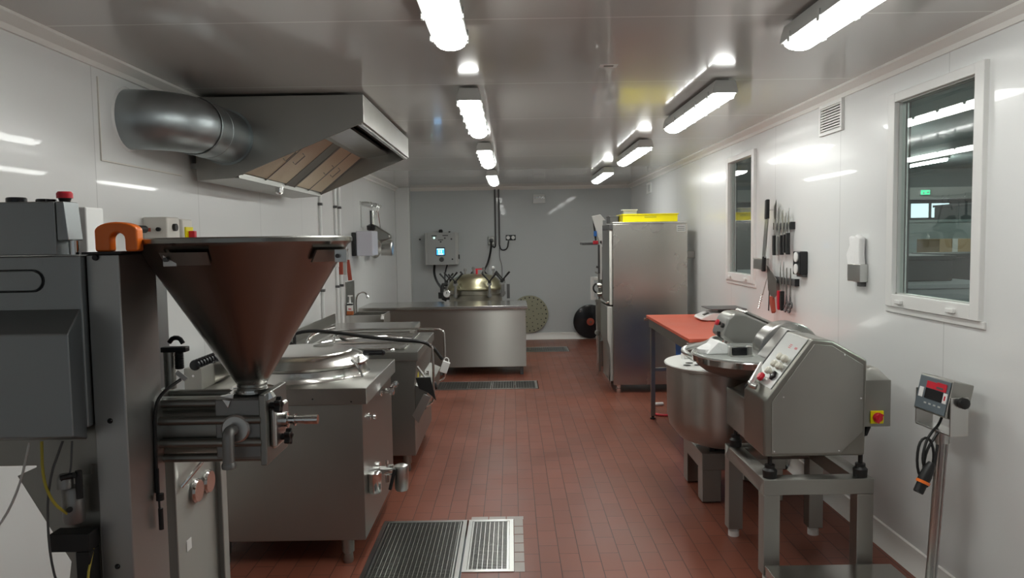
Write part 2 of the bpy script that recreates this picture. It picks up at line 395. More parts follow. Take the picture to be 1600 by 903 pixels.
FA, FB = (-1.50, 1.965), (-1.155, 2.25)
def fp(k, d=0): return (FA[0]+(FB[0]-FA[0])*k+d*.64, FA[1]+(FB[1]-FA[1])*k-d*.77)
for a, c in ((y0+.06, 5.06), (5.28, y1-.035)):
    p = obj('grease_filter', pln(MB(), fp(.03), fp(.97), a, c), filt, t)
    for q in ((a-.02, a+.004), (c-.004, c+.02), ((a+c)/2-.004, (a+c)/2+.004)): obj('filter_frame', pln(MB(), fp(.0, .004), fp(1.0, .004), q[0], q[1], .01), steel_dk, p)
    for yy in ((a+c)/2-.10, (a+c)/2+.10):
        obj('filter_handle', MB().tube([(*fp(.42, .0),)[:1]+(yy,)+(fp(.42, .0)[1],), (fp(.42, .022)[0], yy, fp(.42, .022)[1]), (fp(.60, .022)[0], yy, fp(.60, .022)[1]), (fp(.60)[0], yy, fp(.60)[1])], .0035), steel_dk, p)
m = MB()
pln(m, fp(0), fp(1), y0+T, y0+.04); pln(m, fp(0), fp(1), 5.08, 5.26); m.box(-1.53, -1.50, y0+T, y1-T, 1.942, 1.985); m.box(-1.17, -1.13, y0+T, y1-T, 2.235, 2.262)
obj('filter_rail', m, steel_dk, t)
obj('upper_liner', MB().prism([(-1.13, 2.235), (-.96, 2.262), (-.96, 2.28), (-1.13, 2.26)], 'y', y0+T, y1-T), steel_h, t)
obj('inner_recess', MB().box(-.96, xf-T, y0+T, y1-T, 2.30, 2.31), dark, t)
obj('rim_lip', MB().box(xf-.035, xf-T, y0+T, y1-T, 2.222, 2.235), steel_h, t)
obj('wall_batten', MB().box(XL, xb, y0+.05, y1-.05, 2.0, 2.03).box(XL, xb, y0+.05, y1-.05, 2.33, 2.36), greyp, t)
obj('grease_cup', MB().lathe((-1.52, 5.0, 1.90), (0, 0, 1), [(0, .015), (.01, .025), (.05, .025)], 16), chrome, t)

t = thing('ventilation_duct', (-1.78, 3.565, 2.164), 'fat galvanised round duct elbow from the left wall into the hood', 'duct')
d = MB(); seg = 36; rr = .138; prev = None
path = [((-1.78), 3.565, 1, 0)]
for i in range(13):
    a = PI/2*i/12; path.append((-1.78+.22*math.sin(a), 3.565+.22*(1-math.cos(a)), math.cos(a), math.sin(a)))
def swp(mb, pts, r):
    pv = None
    for x, y, dx, dy in pts:
        R = [mb.bm.verts.new((x-dy*r*math.cos(2*PI*k/seg), y+dx*r*math.cos(2*PI*k/seg), 2.164+r*math.sin(2*PI*k/seg))) for k in range(seg)]
        if pv:
            for k in range(seg): mb.bm.faces.new((pv[k], pv[(k+1) % seg], R[(k+1) % seg], R[k]))
        pv = R
    return mb
obj('elbow', swp(d, path[1:], rr), galv, t)
obj('straight_pipe', swp(MB(), [(-1.56, 3.775, 0, 1), (-1.56, 3.82, 0, 1), (-1.56, 4.20, 0, 1)], rr+.003), galv, t)
for yy in (3.785, 3.93): obj('seam_ring', MB().lathe((-1.56, yy, 2.164), (0, 1, 0), [(0, rr+.002), (.002, rr+.005), (.004, rr+.005), (.006, rr+.002)], 36, False, False), galv, t)
obj('wall_seal', MB().lathe((-1.78, 3.565, 2.164), (1, 0, 0), [(0, rr+.014), (.006, rr+.010), (.012, rr)], 36, True, False), wallw, t)
obj('flange', MB().lathe((-1.56, 4.188, 2.164), (0, 1, 0), [(0, rr+.015), (.011, rr+.015)], 36), galv, t)
t = thing('wall_patch_panel', (XL, 3.7, 1.96), 'thin white patch panel on the left wall around the duct', 'panel')
obj('sheet', MB().box(XL, XL+.004, 3.32, 4.12, 1.955, 2.31), wallw, t, .001)
obj('edge_bead', MB().box(XL, XL+.006, 3.314, 3.32, 1.95, 2.31).box(XL, XL+.006, 3.32, 4.12, 1.949, 1.955), cream, t)

# ================================================================ PISTON FILLER IN THE FOREGROUND
t = thing('sausage_filler', (-.95, 1.85, 0), 'dark steel piston filler with a conical hopper, in the left foreground', 'filling machine')
# column
col = MB().box(-.913, -.842, 1.62, 1.79, 0.02, 1.562)
c_ = obj('column', col, mat('column_steel', (.46, .47, .46), .42, 1, noise=(2, .08, .03)), t, .004)
obj('column_cap', MB().box(-.918, -.836, 1.615, 1.795, 1.562, 1.567), black, c_)
for z in (1.20, .875): obj('bolt', MB().lathe((-.898+.02, 1.62, z), (0, -1, 0), [(0, .006), (.001, .006), (.004, .004)], 16), blackg, c_)
obj('bolt', MB().lathe((-.89, 1.618, 1.555), (0, -1, 0), [(0, .007), (.004, .006)], 12), blackg, c_)
for z in (1.545, 1.52): obj('hinge_pin', MB().cyl((-.838, 1.79, z-.008), (-.838, 1.79, z+.008), .003), black, c_)
# orange handle: thick inverted U
zo = 1.567
hb = MB().prism([(-.898, zo), (-.898, zo+.045)]+[(-.8515+.0465*math.cos(PI-PI*i/12), zo+.045+.019*math.sin(PI*i/12)) for i in range(1, 12)]+[(-.805, zo+.045), (-.805, zo), (-.833, zo), (-.833, zo+.026)]
    +[(-.849+.016*math.cos(PI*i/8), zo+.026+.015*math.sin(PI*i/8)) for i in range(1, 8)]+[(-.865, zo+.026), (-.865, zo)], 'y', 1.63, 1.66)
obj('lifting_handle', hb, orange, t, .005)
# cabinet left of the column
up_ = obj('upper_cabinet', MB().box(-1.55, -.914, 1.60, 2.0, 1.19, 1.560), steel_cab, t, .004)
ov = MB(); pts = []
for i in range(11): a = -PI/2+PI*i/10; pts.append((-1.015+.021*math.cos(a), 1.508+.021*math.sin(a)))
pts = [(-1.2, 1.487)]+pts+[(-1.2, 1.529)]
obj('oval_cover', MB().prism(pts, 'y', 1.594, 1.60), steel_cab, up_, .002)
obj('oval_gasket', MB().tube([(p[0], 1.599, p[1]) for p in [(-1.2, 1.485)]+[(-1.015+.023*math.cos(-PI/2+PI*i/10), 1.508+.023*math.sin(-PI/2+PI*i/10)) for i in range(11)]+[(-1.2, 1.531)]], .0016, 6), black, up_)
g = MB(); A0 = [(-1.5, 1.20), (-.925, 1.20), (-.925, 1.445), (-1.5, 1.445)]; 
va = [g.bm.verts.new((x, 1.602, z)) for x, z in [(-1.5, 1.165), (-.918, 1.165), (-.918, 1.448), (-1.5, 1.448)]]
vb = [g.bm.verts.new((x, 1.50, z)) for x, z in [(-1.5, 1.195), (-.888, 1.195), (-.888, 1.405), (-1.5, 1.405)]]
for i in range(4): g.bm.faces.new((va[i], va[(i+1) % 4], vb[(i+1) % 4], vb[i]))
g.bm.faces.new(vb); g.bm.faces.new(va)
obj('front_cover', g, steel_cab, t, .004)
obj('lower_cabinet', MB().box(-1.5, -.914, 1.63, 1.95, 1.100, 1.19), steel_dk, t, .003)
# control head
hd = obj('control_head', MB().prism([(-1.5, 1.562), (-.962, 1.562), (-.962, 1.675), (-1.5, 1.675)], 'y', 1.60, 1.66)
         .prism([(-.962, 1.592), (-.937, 1.592), (-.944, 1.675), (-.962, 1.675)], 'y', 1.603, 1.66), steel_cab, t, .003)
obj('head_foot', MB().cyl((-.942, 1.63, 1.562), (-.942, 1.63, 1.592), .010), chrome, hd)
obj('emergency_stop', MB().lathe((-.976+.02, 1.63, 1.675), (0, 0, 1), [(0, .010), (.008, .013)], 20), black, hd)
obj('emergency_cap', MB().lathe((-.956, 1.63, 1.683), (0, 0, 1), [(0, .016), (.010, .016), (.014, .013)], 24), red, hd, label='red mushroom button')
for x, r, h in ((-1.06, .020, .011), (-1.003, .014, .007), (-.987, .012, .006)):
    obj('control_knob', MB().lathe((x, 1.63, 1.675), (0, 0, 1), [(0, r), (h-.002, r), (h, r*.9)], 24), blackg, hd)
# triangular lower bracket and valve gear
tb = obj('gusset_plate', MB().prism([(-1.10, 1.075), (-1.055, 1.095), (-.914, 1.100), (-.914, .62), (-.93, .78), (-.975, .85)], 'y', 1.64, 1.648)
         .box(-1.05, -.93, 1.63, 1.64, 1.08, 1.103), steel_dk, t, .001)
vb_ = obj('air_valve', MB().lathe((-.955, 1.60, .985), (0, 0, 1), [(0, .020), (.004, .022), (.07, .022), (.078, .018)], 20).lathe((-.962, 1.585, 1.065), (0, 0, 1), [(0, .016), (.02, .016), (.03, .010)], 20), cast, t)
obj('valve_fitting', MB().tube([(-.962, 1.58, 1.065), (-.96, 1.575, 1.09), (-.935, 1.575, 1.095)], .007).cyl((-.935, 1.59, 1.04), (-.935, 1.59, 1.10), .007), black, vb_)
obj('valve_plug', MB().lathe((-.95, 1.578, 1.02), (0, -1, 0), [(0, .006), (.004, .006)], 12), black, vb_)
obj('lower_bracket', MB().box(-1.0, -.915, 1.58, 1.62, .925, .965).box(-.945, -.915, 1.58, 1.62, .75, .925), black, t, .002)
obj('strut', MB().prism([(-.985, .78), (-.945, .78), (-.935, .925), (-.962, .925)], 'y', 1.60, 1.606), steel_dk, t)
obj('base_plate', MB().box(-1.5, -.84, 1.6, 2.3, .0, .03), steel_dk, t, .004)
# hoses hanging under the cabinet
for nm, pts, m_, r in (('air_hose', [(-1.03, 1.58, 1.165), (-1.05, 1.57, 1.07), (-1.09, 1.56, .99), (-1.16, 1.55, .92), (-1.2, 1.55, .80)], pale, .0025),
                    ('air_hose', [(-1.01, 1.59, 1.165), (-1.0, 1.57, 1.09), (-.975, 1.56, 1.04), (-.958, 1.58, 1.01)], yel_d, .0030),
                    ('air_hose', [(-.965, 1.59, 1.165), (-.99, 1.57, 1.08), (-.99, 1.56, .95), (-.975, 1.56, .85), (-.93, 1.57, .74)], gdark, .0025),
                    ('air_hose', [(-.945, 1.59, 1.165), (-.945, 1.58, 1.10), (-.955, 1.58, 1.09)], gdark, .002),
                    ('air_hose', [(-.918, 1.60, .925), (-.915, 1.56, .86), (-.905, 1.56, .70)], yel_d, .0028)):
    obj(nm, MB().tube(pts, r, 6, 2), m_, t, label={yel_d: 'yellow air hose', pale: 'milky white air hose'}.get(m_))
# rear body seen right of the column
obj('rear_body', MB().box(-1.07, -.885, 1.93, 2.26, .12, 1.02).box(-.890, -.870, 2.20, 2.24, .1, 1.045), steel, t, .004)
obj('white_sticker', MB().box(-.886, -.884, 1.98, 2.01, .755, .785), white, t)
obj('body_foot', MB().cyl((-.92, 2.2, 0), (-.92, 2.2, .12), .02).cyl((-.92, 1.98, 0.03), (-.92, 1.98, .12), .02), black, t)
obj('body_handle', MB().tube([(-.883, 1.96, .94), (-.86, 1.98, .97), (-.86, 2.06, .985), (-.883, 2.08, .985)], .005, 8, 1), chrome, t)
for yy in (2.05, 2.13): obj('gauge_edge', MB().lathe((-.885, yy, .90), (1, 0, 0), [(0, .032), (.006, .034), (.012, .030)], 24), chrome, t)
# product cylinder lying towards the aisle with tie rods
pc = MB().lathe((-.885, 1.85, 1.134), (1, 0, 0), [(0, .070), (.19, .070)], 40)
cy = obj('product_cylinder', pc, steel_dk, t)
for dy, dz in ((-.062, .066), (-.078, .028), (-.078, -.026), (-.062, -.066), (.06, .066), (.06, -.066)):
    obj('tie_rod', MB().cyl((-.885, 1.85+dy, 1.134+dz), (-.60, 1.85+dy, 1.134+dz), .0105), steel_dk, cy)
obj('rear_flange', MB().box(-.893, -.878, 1.765, 1.935, 1.05, 1.218), steel_dk, cy, .004)
hb_ = obj('valve_block', MB().box(-.712, -.604, 1.775, 1.925, 1.068, 1.21), cast, t, .004)
obj('end_flange', MB().box(-.604, -.588, 1.765, 1.935, 1.052, 1.222), steel_dk, hb_, .003)
obj('round_cover', MB().lathe((-.660, 1.775, 1.142), (0, -1, 0), [(0, .034), (.012, .034), (.015, .030)], 36), satin, hb_)
obj('turning_handle', MB().tube([(-.664, 1.76, 1.142), (-.666, 1.735, 1.142), (-.666, 1.73, 1.125), (-.666, 1.73, 1.062)], .0135, 16, 2).lathe((-.666, 1.73, 1.058), (0, 0, 1), [(0, .016), (.008, .017), (.014, .014)], 20), cast, hb_)
obj('outlet_plate', MB().box(-.588, -.572, 1.79, 1.90, 1.085, 1.185), satin, hb_, .008)
nz = obj('outlet_nozzle', MB().lathe((-.572, 1.85, 1.142), (1, 0, 0), [(0, .020), (.012, .020), (.014, .011), (.026, .011), (.027, .015), (.030, .015), (.031, .010), (.052, .010), (.053, .0115), (.085, .0115), (.085, .008)], 24), chrome, hb_)
def star_knob(c, par):
    m = MB().cyl((c[0]-.03, c[1], c[2]), (c[0], c[1], c[2]), .008)
    pts = []
    for i in range(30):
        a = 2*PI*i/30; r = .017+.0045*math.cos(5*a); pts.append((c[1]+r*math.cos(a), c[2]+r*math.sin(a)))
    m.prism(pts, 'x', c[0]-.014, c[0]); obj('star_knob', m, black, par, .002)
star_knob((-.560, 1.80, 1.190), hb_); star_knob((-.548, 1.83, 1.105), hb_)
# hopper
hp = MB()
prof = [(1.226, .036), (1.236, .036), (1.575, .243), (1.583, .2535), (1.592, .2535), (1.595, .249), (1.590, .240), (1.24, .032)]
hp.lathe((-.647, 1.85, 0), (0, 0, 1), prof, 72, False, False)
hpo = obj('hopper', hp, hop, t, sharp=25)
for sx, a0_, a1_ in ((-1, 28, 0), (1, 57, 95)):
    m = MB(); pv = None
    for k in range(9):
        a = math.radians(a0_+(a1_-a0_)*k/8); q = []
        for dr_, z in ((.002, 1.535), (.007, 1.535), (.007, 1.563), (.002, 1.563)):
            r = .036+(.243-.036)*(z-1.236)/(1.575-1.236)+dr_+.003
            q.append(m.bm.verts.new((-.647+sx*r*math.sin(a), 1.85-r*math.cos(a), z)))
        if pv:
            for n2 in range(4): m.bm.faces.new((pv[n2], pv[(n2+1) % 4], q[(n2+1) % 4], q[n2]))
        else: m.bm.faces.new(q)
        pv = q
    m.bm.faces.new(pv)
    lg = obj('hopper_lug', m, steel_dk, hpo)
    x, ye = (-.740, 1.632) if sx < 0 else (-.402, 1.772)
    obj('lug_ear', MB().box(x-.013, x+.016, ye, ye+.004, 1.533, 1.563), satin, lg, .001)
    obj('lug_bolt', MB().cyl((x-.004, ye-.010, 1.548), (x-.004, ye, 1.548), .005), gdark, lg)
obj('tri_clamp', MB().lathe((-.647, 1.85, 1.212), (0, 0, 1), [(0, .046), (.004, .052), (.008, .044), (.010, .044), (.014, .052), (.018, .044)], 32), chrome, hpo)
obj('clamp_wing', MB().prism([(-.700, 1.218), (-.665, 1.223), (-.668, 1.212)], 'y', 1.775, 1.79).prism([(-.692, 1.212), (-.672, 1.208), (-.678, 1.190)], 'y', 1.770, 1.774)
    .box(-.600, -.575, 1.78, 1.80, 1.205, 1.222, rot=('Y', -.5)), chrome, hpo, .001)
# black T lever, coiled air line behind the column
tl = obj('clamp_lever', MB().box(-.875, -.812, 1.86, 1.885, 1.313, 1.326).cyl((-.833, 1.87, 1.27), (-.833, 1.87, 1.313), .0095), black, t, .002)
m = MB()
for k in range(9): m.lathe((-.833, 1.87, 1.272+k*.0045), (0, 0, 1), [(0, .0095), (.001, .0112), (.0022, .0112), (.003, .0095)], 14)
obj('lever_thread', m, black, tl)
obj('lever_guard', MB().tube([(-.87, 1.9, 1.333), (-.86, 1.9, 1.345), (-.843, 1.9, 1.344), (-.835, 1.9, 1.33)], .006, 8, 1), black, tl)
obj('rusty_cup', MB().cyl((-.862, 1.88, 1.22), (-.862, 1.88, 1.312), .014, .014), steel_dk, t)
obj('paper_flag', MB().box(-.832, -.802, 1.84, 1.842, 1.252, 1.264, rot=('Y', .7)), white, t)
obj('sensor_cable', MB().tube([(-.815, 1.83, 1.25), (-.83, 1.76, 1.232), (-.838, 1.74, 1.20), (-.838, 1.735, 1.10), (-.838, 1.735, 1.00)], .004, 8, 2)
    .tube([(-.832, 1.73, 1.06), (-.833, 1.73, .98), (-.83, 1.73, .94)], .0025, 6, 1).cyl((-.83, 1.73, .915), (-.83, 1.73, .965), .0055).cyl((-.83, 1.73, .985), (-.83, 1.73, 1.0), .009), black, t)
obj('pale_case', MB().box(-1.13, -1.03, 1.84, 1.92, 1.560, 1.675), white, t, .004)

# ================================================================ COOKING KETTLE
t = thing('cooking_kettle', (-1.12, 4.04, 0), 'boxy stainless boiling kettle with a round domed lid, near the big floor grate', 'cooking kettle')
x0, x1, y0, y1 = -1.55, -.72, 3.585, 4.46
b = obj('body', MB().box(x0, x1-.01, y0+.005, y1, .13, .80), steel_dk, t, .004)
tp = obj('worktop', MB().box(x0, x1+.015, y0-.005, y1+.01, .80, .88), steel, t, .004)
for x, y in ((x0+.11, y0+.06), (x1-.11, y0+.06), (x0+.11, y1-.06), (x1-.11, y1-.06)):
    obj('leg', MB().lathe((x, y, 0), (0, 0, 1), [(0, .022), (.012, .026), (.05, .022), (.055, .03), (.135, .032)], 20), steel_dk, t)
cxk, cyk = -1.13, 4.04
obj('well_ring', MB().lathe((cxk, cyk, .88), (0, 0, 1), [(0, .352), (.008, .345), (.03, .338), (.052, .338)], 64), steel_h, t)
ld = obj('lid', MB().lathe((cxk, cyk, .932), (0, 0, 1), [(0, .330), (.004, .343), (.016, .345), (.022, .335), (.040, .318), (.060, .285), (.066, .260), (.071, .254), (.076, .20), (.079, .0)], 72), steel_h, t, sharp=20)
obj('lid_handle', MB().cyl((cxk+.31, cyk-.04, .985), (cxk+.35, cyk-.055, .987), .006), chrome, ld)
obj('lid_grip', MB().lathe((cxk+.335, cyk-.053, .990), (1, -.30, .04), [(0, .010), (.005, .015), (.115, .015), (.122, .010)], 20), blackg, ld, label='black grip')
obj('lid_knob', MB().lathe((cxk+.08, cyk+.12, 1.008), (0, 0, 1), [(0, .055), (.004, .055), (.006, .035)], 28), steel_dk, ld)
obj('lid_latch', MB().tube([(cxk+.30, cyk-.19, .975), (cxk+.325, cyk-.20, .955), (cxk+.345, cyk-.21, .925), (cxk+.36, cyk-.215, .89)], .008, 8, 1), chrome, t)
# side turret with the hinge spring
tr = obj('hinge_turret', MB().box(-1.585, -1.50, 3.60, 3.75, .88, .985).prism([(3.75, .88), (3.75, .985), (4.42, .985), (4.42, .88)], 'x', -1.585, -1.545), steel, t, .003)
m = MB(); N = 22
for k in range(N):
    yy = 3.59+k*.034; m.lathe((-1.53, yy, 1.0), (0, 1, 0), [(0, .010), (.004, .024), (.012, .027), (.020, .024), (.024, .010)], 14)
obj('hinge_spring', m, blackg, tr)
obj('turret_cheek', MB().prism([(3.75, .885), (3.75, .985), (4.42, .985), (4.42, .885)], 'x', -1.50, -1.497).box(-1.545, -1.50, 3.75, 4.42, .975, .985), steel_h, tr)
obj('fill_tap', MB().lathe((-1.36, 4.12, .88), (0, 0, 1), [(0, .02), (.05, .02), (.055, .028), (.075, .028), (.08, .01)], 20).box(-1.40, -1.32, 4.11, 4.125, .925, .937, rot=('Z', .5)), chrome, t)
obj('copper_pipe', MB().tube([(-1.36, 4.30, .88), (-1.36, 4.30, .98), (-1.33, 4.28, 1.0), (-1.30, 4.26, .98)], .012, 10, 1), mat('tarnished_copper', (.45, .22, .10), .4, 1), t)
obj('screw_head', MB().lathe((-1.54, 3.60, .948), (0, -1, 0), [(0, .007), (.002, .006)], 12), chrome, tr)
for x, z in ((-.965, .83), (-.78, .815)): obj('screw_head', MB().lathe((x, y0-.005, z), (0, -1, 0), [(0, .004), (.002, .003)], 10), black, tp)
# valves on the front (aisle side)
X1 = x1-.01
kn = obj('control_tap', MB().lathe((X1, 4.08, .765), (1, 0, 0), [(0, .028), (.01, .028), (.012, .014), (.05, .014), (.055, .024), (.075, .024), (.08, .012)], 20).tube([(X1+.05, 4.08, .765), (X1+.055, 4.15, .775), (X1+.06, 4.22, .77)], .011, 10).lathe((X1+.06, 4.22, .77), (0, 1, 0), [(0, .018), (.03, .018)], 14), chrome, t)
obj('control_knob', MB().lathe((X1, 3.76, .70), (1, 0, 0), [(0, .018), (.006, .018), (.008, .008), (.022, .008), (.024, .015), (.034, .013)], 18), chrome, t)
dv = obj('draw_off_valve', MB().lathe((X1, 3.95, .365), (1, 0, 0), [(0, .045), (.012, .045), (.014, .022), (.06, .022), (.062, .030), (.085, .030), (.087, .02), (.11, .02)], 24), chrome, t)
obj('side_outlet', MB().lathe((X1+.03, 3.70, .33), (0, 0, 1), [(0, .03), (.01, .036), (.10, .036), (.11, .02)], 20)
    .cyl((X1, 3.70, .38), (X1+.03, 3.70, .38), .015), chrome, t)
obj('valve_spout', MB().lathe((X1+.125, 3.95, .255), (0, 0, 1), [(0, .030), (.01, .036), (.12, .040), (.135, .036), (.142, .02)], 28), satin, dv)
obj('valve_lever', MB().box(X1+.075, X1+.092, 3.90, 3.925, .27, .385, rot=('Y', .25)), black, dv, .004)
obj('valve_stem', MB().cyl((X1+.05, 3.95, .30), (X1+.05, 3.95, .34), .01).cyl((X1+.05, 3.95, .385), (X1+.05, 3.95, .42), .008), chrome, dv)
obj('service_hose', MB().tube([(-1.36, 4.1, .13), (-1.3, 3.95, .03), (-1.15, 3.9, .02), (-1.0, 4.0, .05), (-.95, 4.1, .13)], .012, 8, 2), black, t)
obj('service_hose', MB().tube([(-1.1, 4.2, .13), (-1.08, 4.05, .04), (-.97, 4.0, .03), (-.88, 4.1, .06), (-.86, 4.2, .13)], .007, 8, 2), gdark, t)

# ================================================================ BRAISING UNIT behind the kettle
t = thing('tilting_braising_pan', (-1.1, 5.5, 0), 'low stainless cooker behind the kettle with bent tube rails', 'cooker')
b = obj('body', MB().prism([(-1.55, .12), (-.672, .12), (-.672, .60), (-.65, .78), (-1.55, .78)], 'y', 5.06, 6.08), steel_dk, t, .004)
ft = MB()
tp = obj('worktop', MB().box(-1.60, -.64, 5.03, 6.10, .775, .838), steel_dk, t, .004)
obj('pan_rim', MB().box(-1.45, -.74, 5.12, 5.15, .838, .852).box(-1.45, -.74, 5.95, 5.98, .838, .852).box(-1.45, -1.42, 5.15, 5.95, .838, .852).box(-.77, -.74, 5.15, 5.95, .838, .852), steel_h, t, .003)
obj('pan_well', MB().box(-1.42, -.77, 5.15, 5.95, .838, .842), steel_h, t)
for x, y in ((-1.45, 5.12), (-.74, 5.12), (-1.45, 6.0), (-.74, 6.0)):
    obj('leg', MB().lathe((x, y, 0), (0, 0, 1), [(0, .022), (.01, .025), (.05, .022), (.055, .03), (.125, .03)], 16), steel_dk, t)
for yy, zz in ((5.15, .885), (6.05, .825+.05)):
    rl = obj('tube_rail', MB().tube([(-1.45, yy, .845), (-1.45, yy, zz), (-.62, yy, zz), (-.555, yy, zz-.02), (-.55, yy, zz-.08), (-.55, yy, .52), (-.555, yy, .46), (-.66, yy, .42)], .0085, 10, 2), chrome, t)
obj('tube_rail', MB().tube([(-1.35, 5.3, .85), (-1.35, 5.3, .88), (-1.0, 5.5, .89), (-.75, 5.55, .865), (-.70, 5.35, .85)], .010, 10, 1), chrome, t)
obj('lever_arm', MB().tube([(-1.24, 5.2, .84), (-1.24, 5.2, .93), (-1.21, 5.22, .945)], .012, 10, 1).box(-1.20, -1.10, 5.18, 5.21, .89, .905, rot=('Y', .45)), chrome, t)
obj('lever_arm', MB().tube([(-1.42, 5.2, .84), (-1.42, 5.2, .92), (-1.38, 5.3, .95), (-1.28, 5.4, .965)], .011, 10, 1).lathe((-.86, 5.12, .838), (1, .1, 0), [(0, .014), (.03, .018), (.05, .012)], 14), chrome, t)
pp = obj('control_panel', MB().prism([(-.672, .40), (-.60, .43), (-.585, .56), (-.672, .60)], 'y', 5.1, 6.05), steel_dk, t, .003)
obj('instruction_plate', MB().prism([(-.690, .398), (-.609, .546), (-.560, .525), (-.650, .345)], 'y', 5.055, 5.059), satin, t, .001)
obj('control_knob', MB().lathe((-.592, 5.45, .52), (1, 0, .2), [(0, .03), (.03, .028), (.035, .02)], 20), black, pp)
obj('control_knob', MB().lathe((-.592, 5.30, .52), (1, 0, .2), [(0, .024), (.02, .024)], 20), mat('orange_knob_ring', (.6, .16, .03), .4), pp, label='orange-ringed knob')
obj('warning_label', MB().box(-.668, -.664, 5.2, 5.25, .62, .70), yellow, t)
obj('drain_lever', MB().tube([(-.66, 5.14, .72), (-.62, 5.14, .66), (-.60, 5.14, .63)], .008, 8).lathe((-.62, 5.2, .66), (1, 0, 0), [(0, .016), (.03, .018)], 14), chrome, t)
ctag = thing('power_cable', (-1.5, 5.3, .86), 'thick black cable draped over the cooker with a white plastic plug end', 'cable')
obj('cable', MB().tube([(-1.62, 5.15, .84), (-1.56, 5.12, .93), (-1.42, 5.12, .985), (-1.2, 5.12, .965), (-1.0, 5.13, .93), (-.80, 5.14, .905), (-.62, 5.14, .895), (-.55, 5.16, .85), (-.49, 5.18, .76)], .012, 8, 2), black, ctag)
obj('coiled_end', MB().tube([(-1.66, 5.0, .85), (-1.5, 4.95, .90), (-1.4, 5.0, .86), (-1.5, 5.1, .90), (-1.62, 5.05, .93), (-1.5, 4.9, .86)], .012, 8, 2), black, ctag)
pl = obj('white_plug', MB().box(-.500, -.447, 5.17, 5.20, .665, .745, rot=('Y', .35)), white, ctag, .004, label='white plug body')
obj('plug_loop', MB().tube(arc((-.462, .752), .017, -40, 220, 10, 'xz', 5.185), .004, 8), white, pl)
obj('black_rag', MB().prism([(-.66, .66), (-.56, .66), (-.524, .50), (-.55, .53), (-.583, .56), (-.64, .585)], 'y', 5.04, 5.058), black, t, .002)
# backsplash + flat covered unit
t = thing('covered_fryer', (-1.2, 6.5, 0), 'stainless unit with a flat closed lid between the cooker and hand sink', 'cooker')
obj('body', MB().box(-1.6, -.87, 6.20, 6.86, .12, .80), steel_dk, t, .004)
obj('flat_lid', MB().box(-1.61, -.845, 6.16, 6.88, .80, .842), steel_h, t, .004)
for x, y in ((-1.5, 6.3), (-.95, 6.3), (-1.5, 6.78), (-.95, 6.78)): obj('leg', MB().cyl((x, y, 0), (x, y, .12), .022), steel_dk, t)
t = thing('splashback', (-1.62, 6.3, .84), 'low upright stainless splashback behind the cookers', 'splashback')
obj('sheet', MB().prism([(5.45, .838), (5.45, .93), (6.87, .93), (6.87, .842), (6.16, .842), (6.1, .838)], 'x', -1.625, -1.615), steel, t, .002)
obj('post', MB().cyl((-1.60, 5.5, .838), (-1.60, 5.5, .96), .012), black, t)

# ================================================================ HAND SINK, SOAP, DISPENSER, TOOLS
t = thing('hand_sink', (-1.56, 8.22, .55), 'small stainless wall sink with curved spout beside the bench', 'sink')
s = MB(); sx0, sx1, sy0, sy1 = XL, -1.37, 8.0, 8.43
s.box(sx0, sx1, sy0, sy0+.02, .60, .80).box(sx0, sx1, sy1-.02, sy1, .60, .80).box(sx1-.02, sx1, sy0+.02, sy1-.02, .60, .80).box(sx0, sx0+.06, sy0+.02, sy1-.02, .60, .80).box(sx0, sx1, sy0, sy1, .58, .60)
obj('basin', s, steel_h, t, .004)
obj('backsplash', MB().box(XL, XL+.012, 8.05, 8.46, .80, 1.15), steel_dk, t, .002)
obj('swan_neck_tap', MB().tube([(-1.70, 8.2, .80), (-1.70, 8.2, .98), (-1.66, 8.2, 1.03), (-1.60, 8.2, 1.03), (-1.56, 8.2, .98)], .009, 10, 2).lathe((-1.57, 8.2, .965), (-.4, 0, 1), [(0, .013), (.03, .013)], 12), chrome, t)
obj('corner_highlight', MB().cyl((-1.385, 8.02, .60), (-1.385, 8.02, .80), .010).cyl((-1.385, 8.0, .75), (-1.385, 8.02, .80), .018), white, t)  # white rod stands in for the highlight on the basin's front corner
t = thing('soap_bottle', (-1.73, 8.05, .80), 'clear pump soap bottle with orange liquid on the hand sink', 'bottle')
obj('bottle', MB().box(-1.762, -1.70, 8.01, 8.055, .803, .93), pale, t, .008)
obj('liquid', MB().box(-1.765, -1.697, 8.005, 8.058, .803, .845), amber, t, .006)
obj('label', MB().box(-1.757, -1.705, 8.007, 8.01, .85, .90), white, t); obj('print', MB().box(-1.745, -1.715, 8.004, 8.007, .862, .872), red, t)
obj('dark_shoulder', MB().box(-1.763, -1.699, 8.008, 8.057, .905, .925), blackg, t, .006)
obj('pump', MB().cyl((-1.73, 8.03, .93), (-1.73, 8.03, 1.0), .012, .006).box(-1.75, -1.70, 8.02, 8.04, 1.0, 1.012), white, t)

t = thing('paper_dispenser', (-1.70, 8.5, 1.41), 'pale lilac paper towel dispenser with a black side on the left wall', 'dispenser')
obj('casing', MB().box(-1.735, -1.55, 8.45, 8.80, 1.42, 1.70), lavender, t, .012)
obj('black_side', MB().box(XL, -1.735, 8.42, 8.80, 1.42, 1.685), blackg, t, .01)
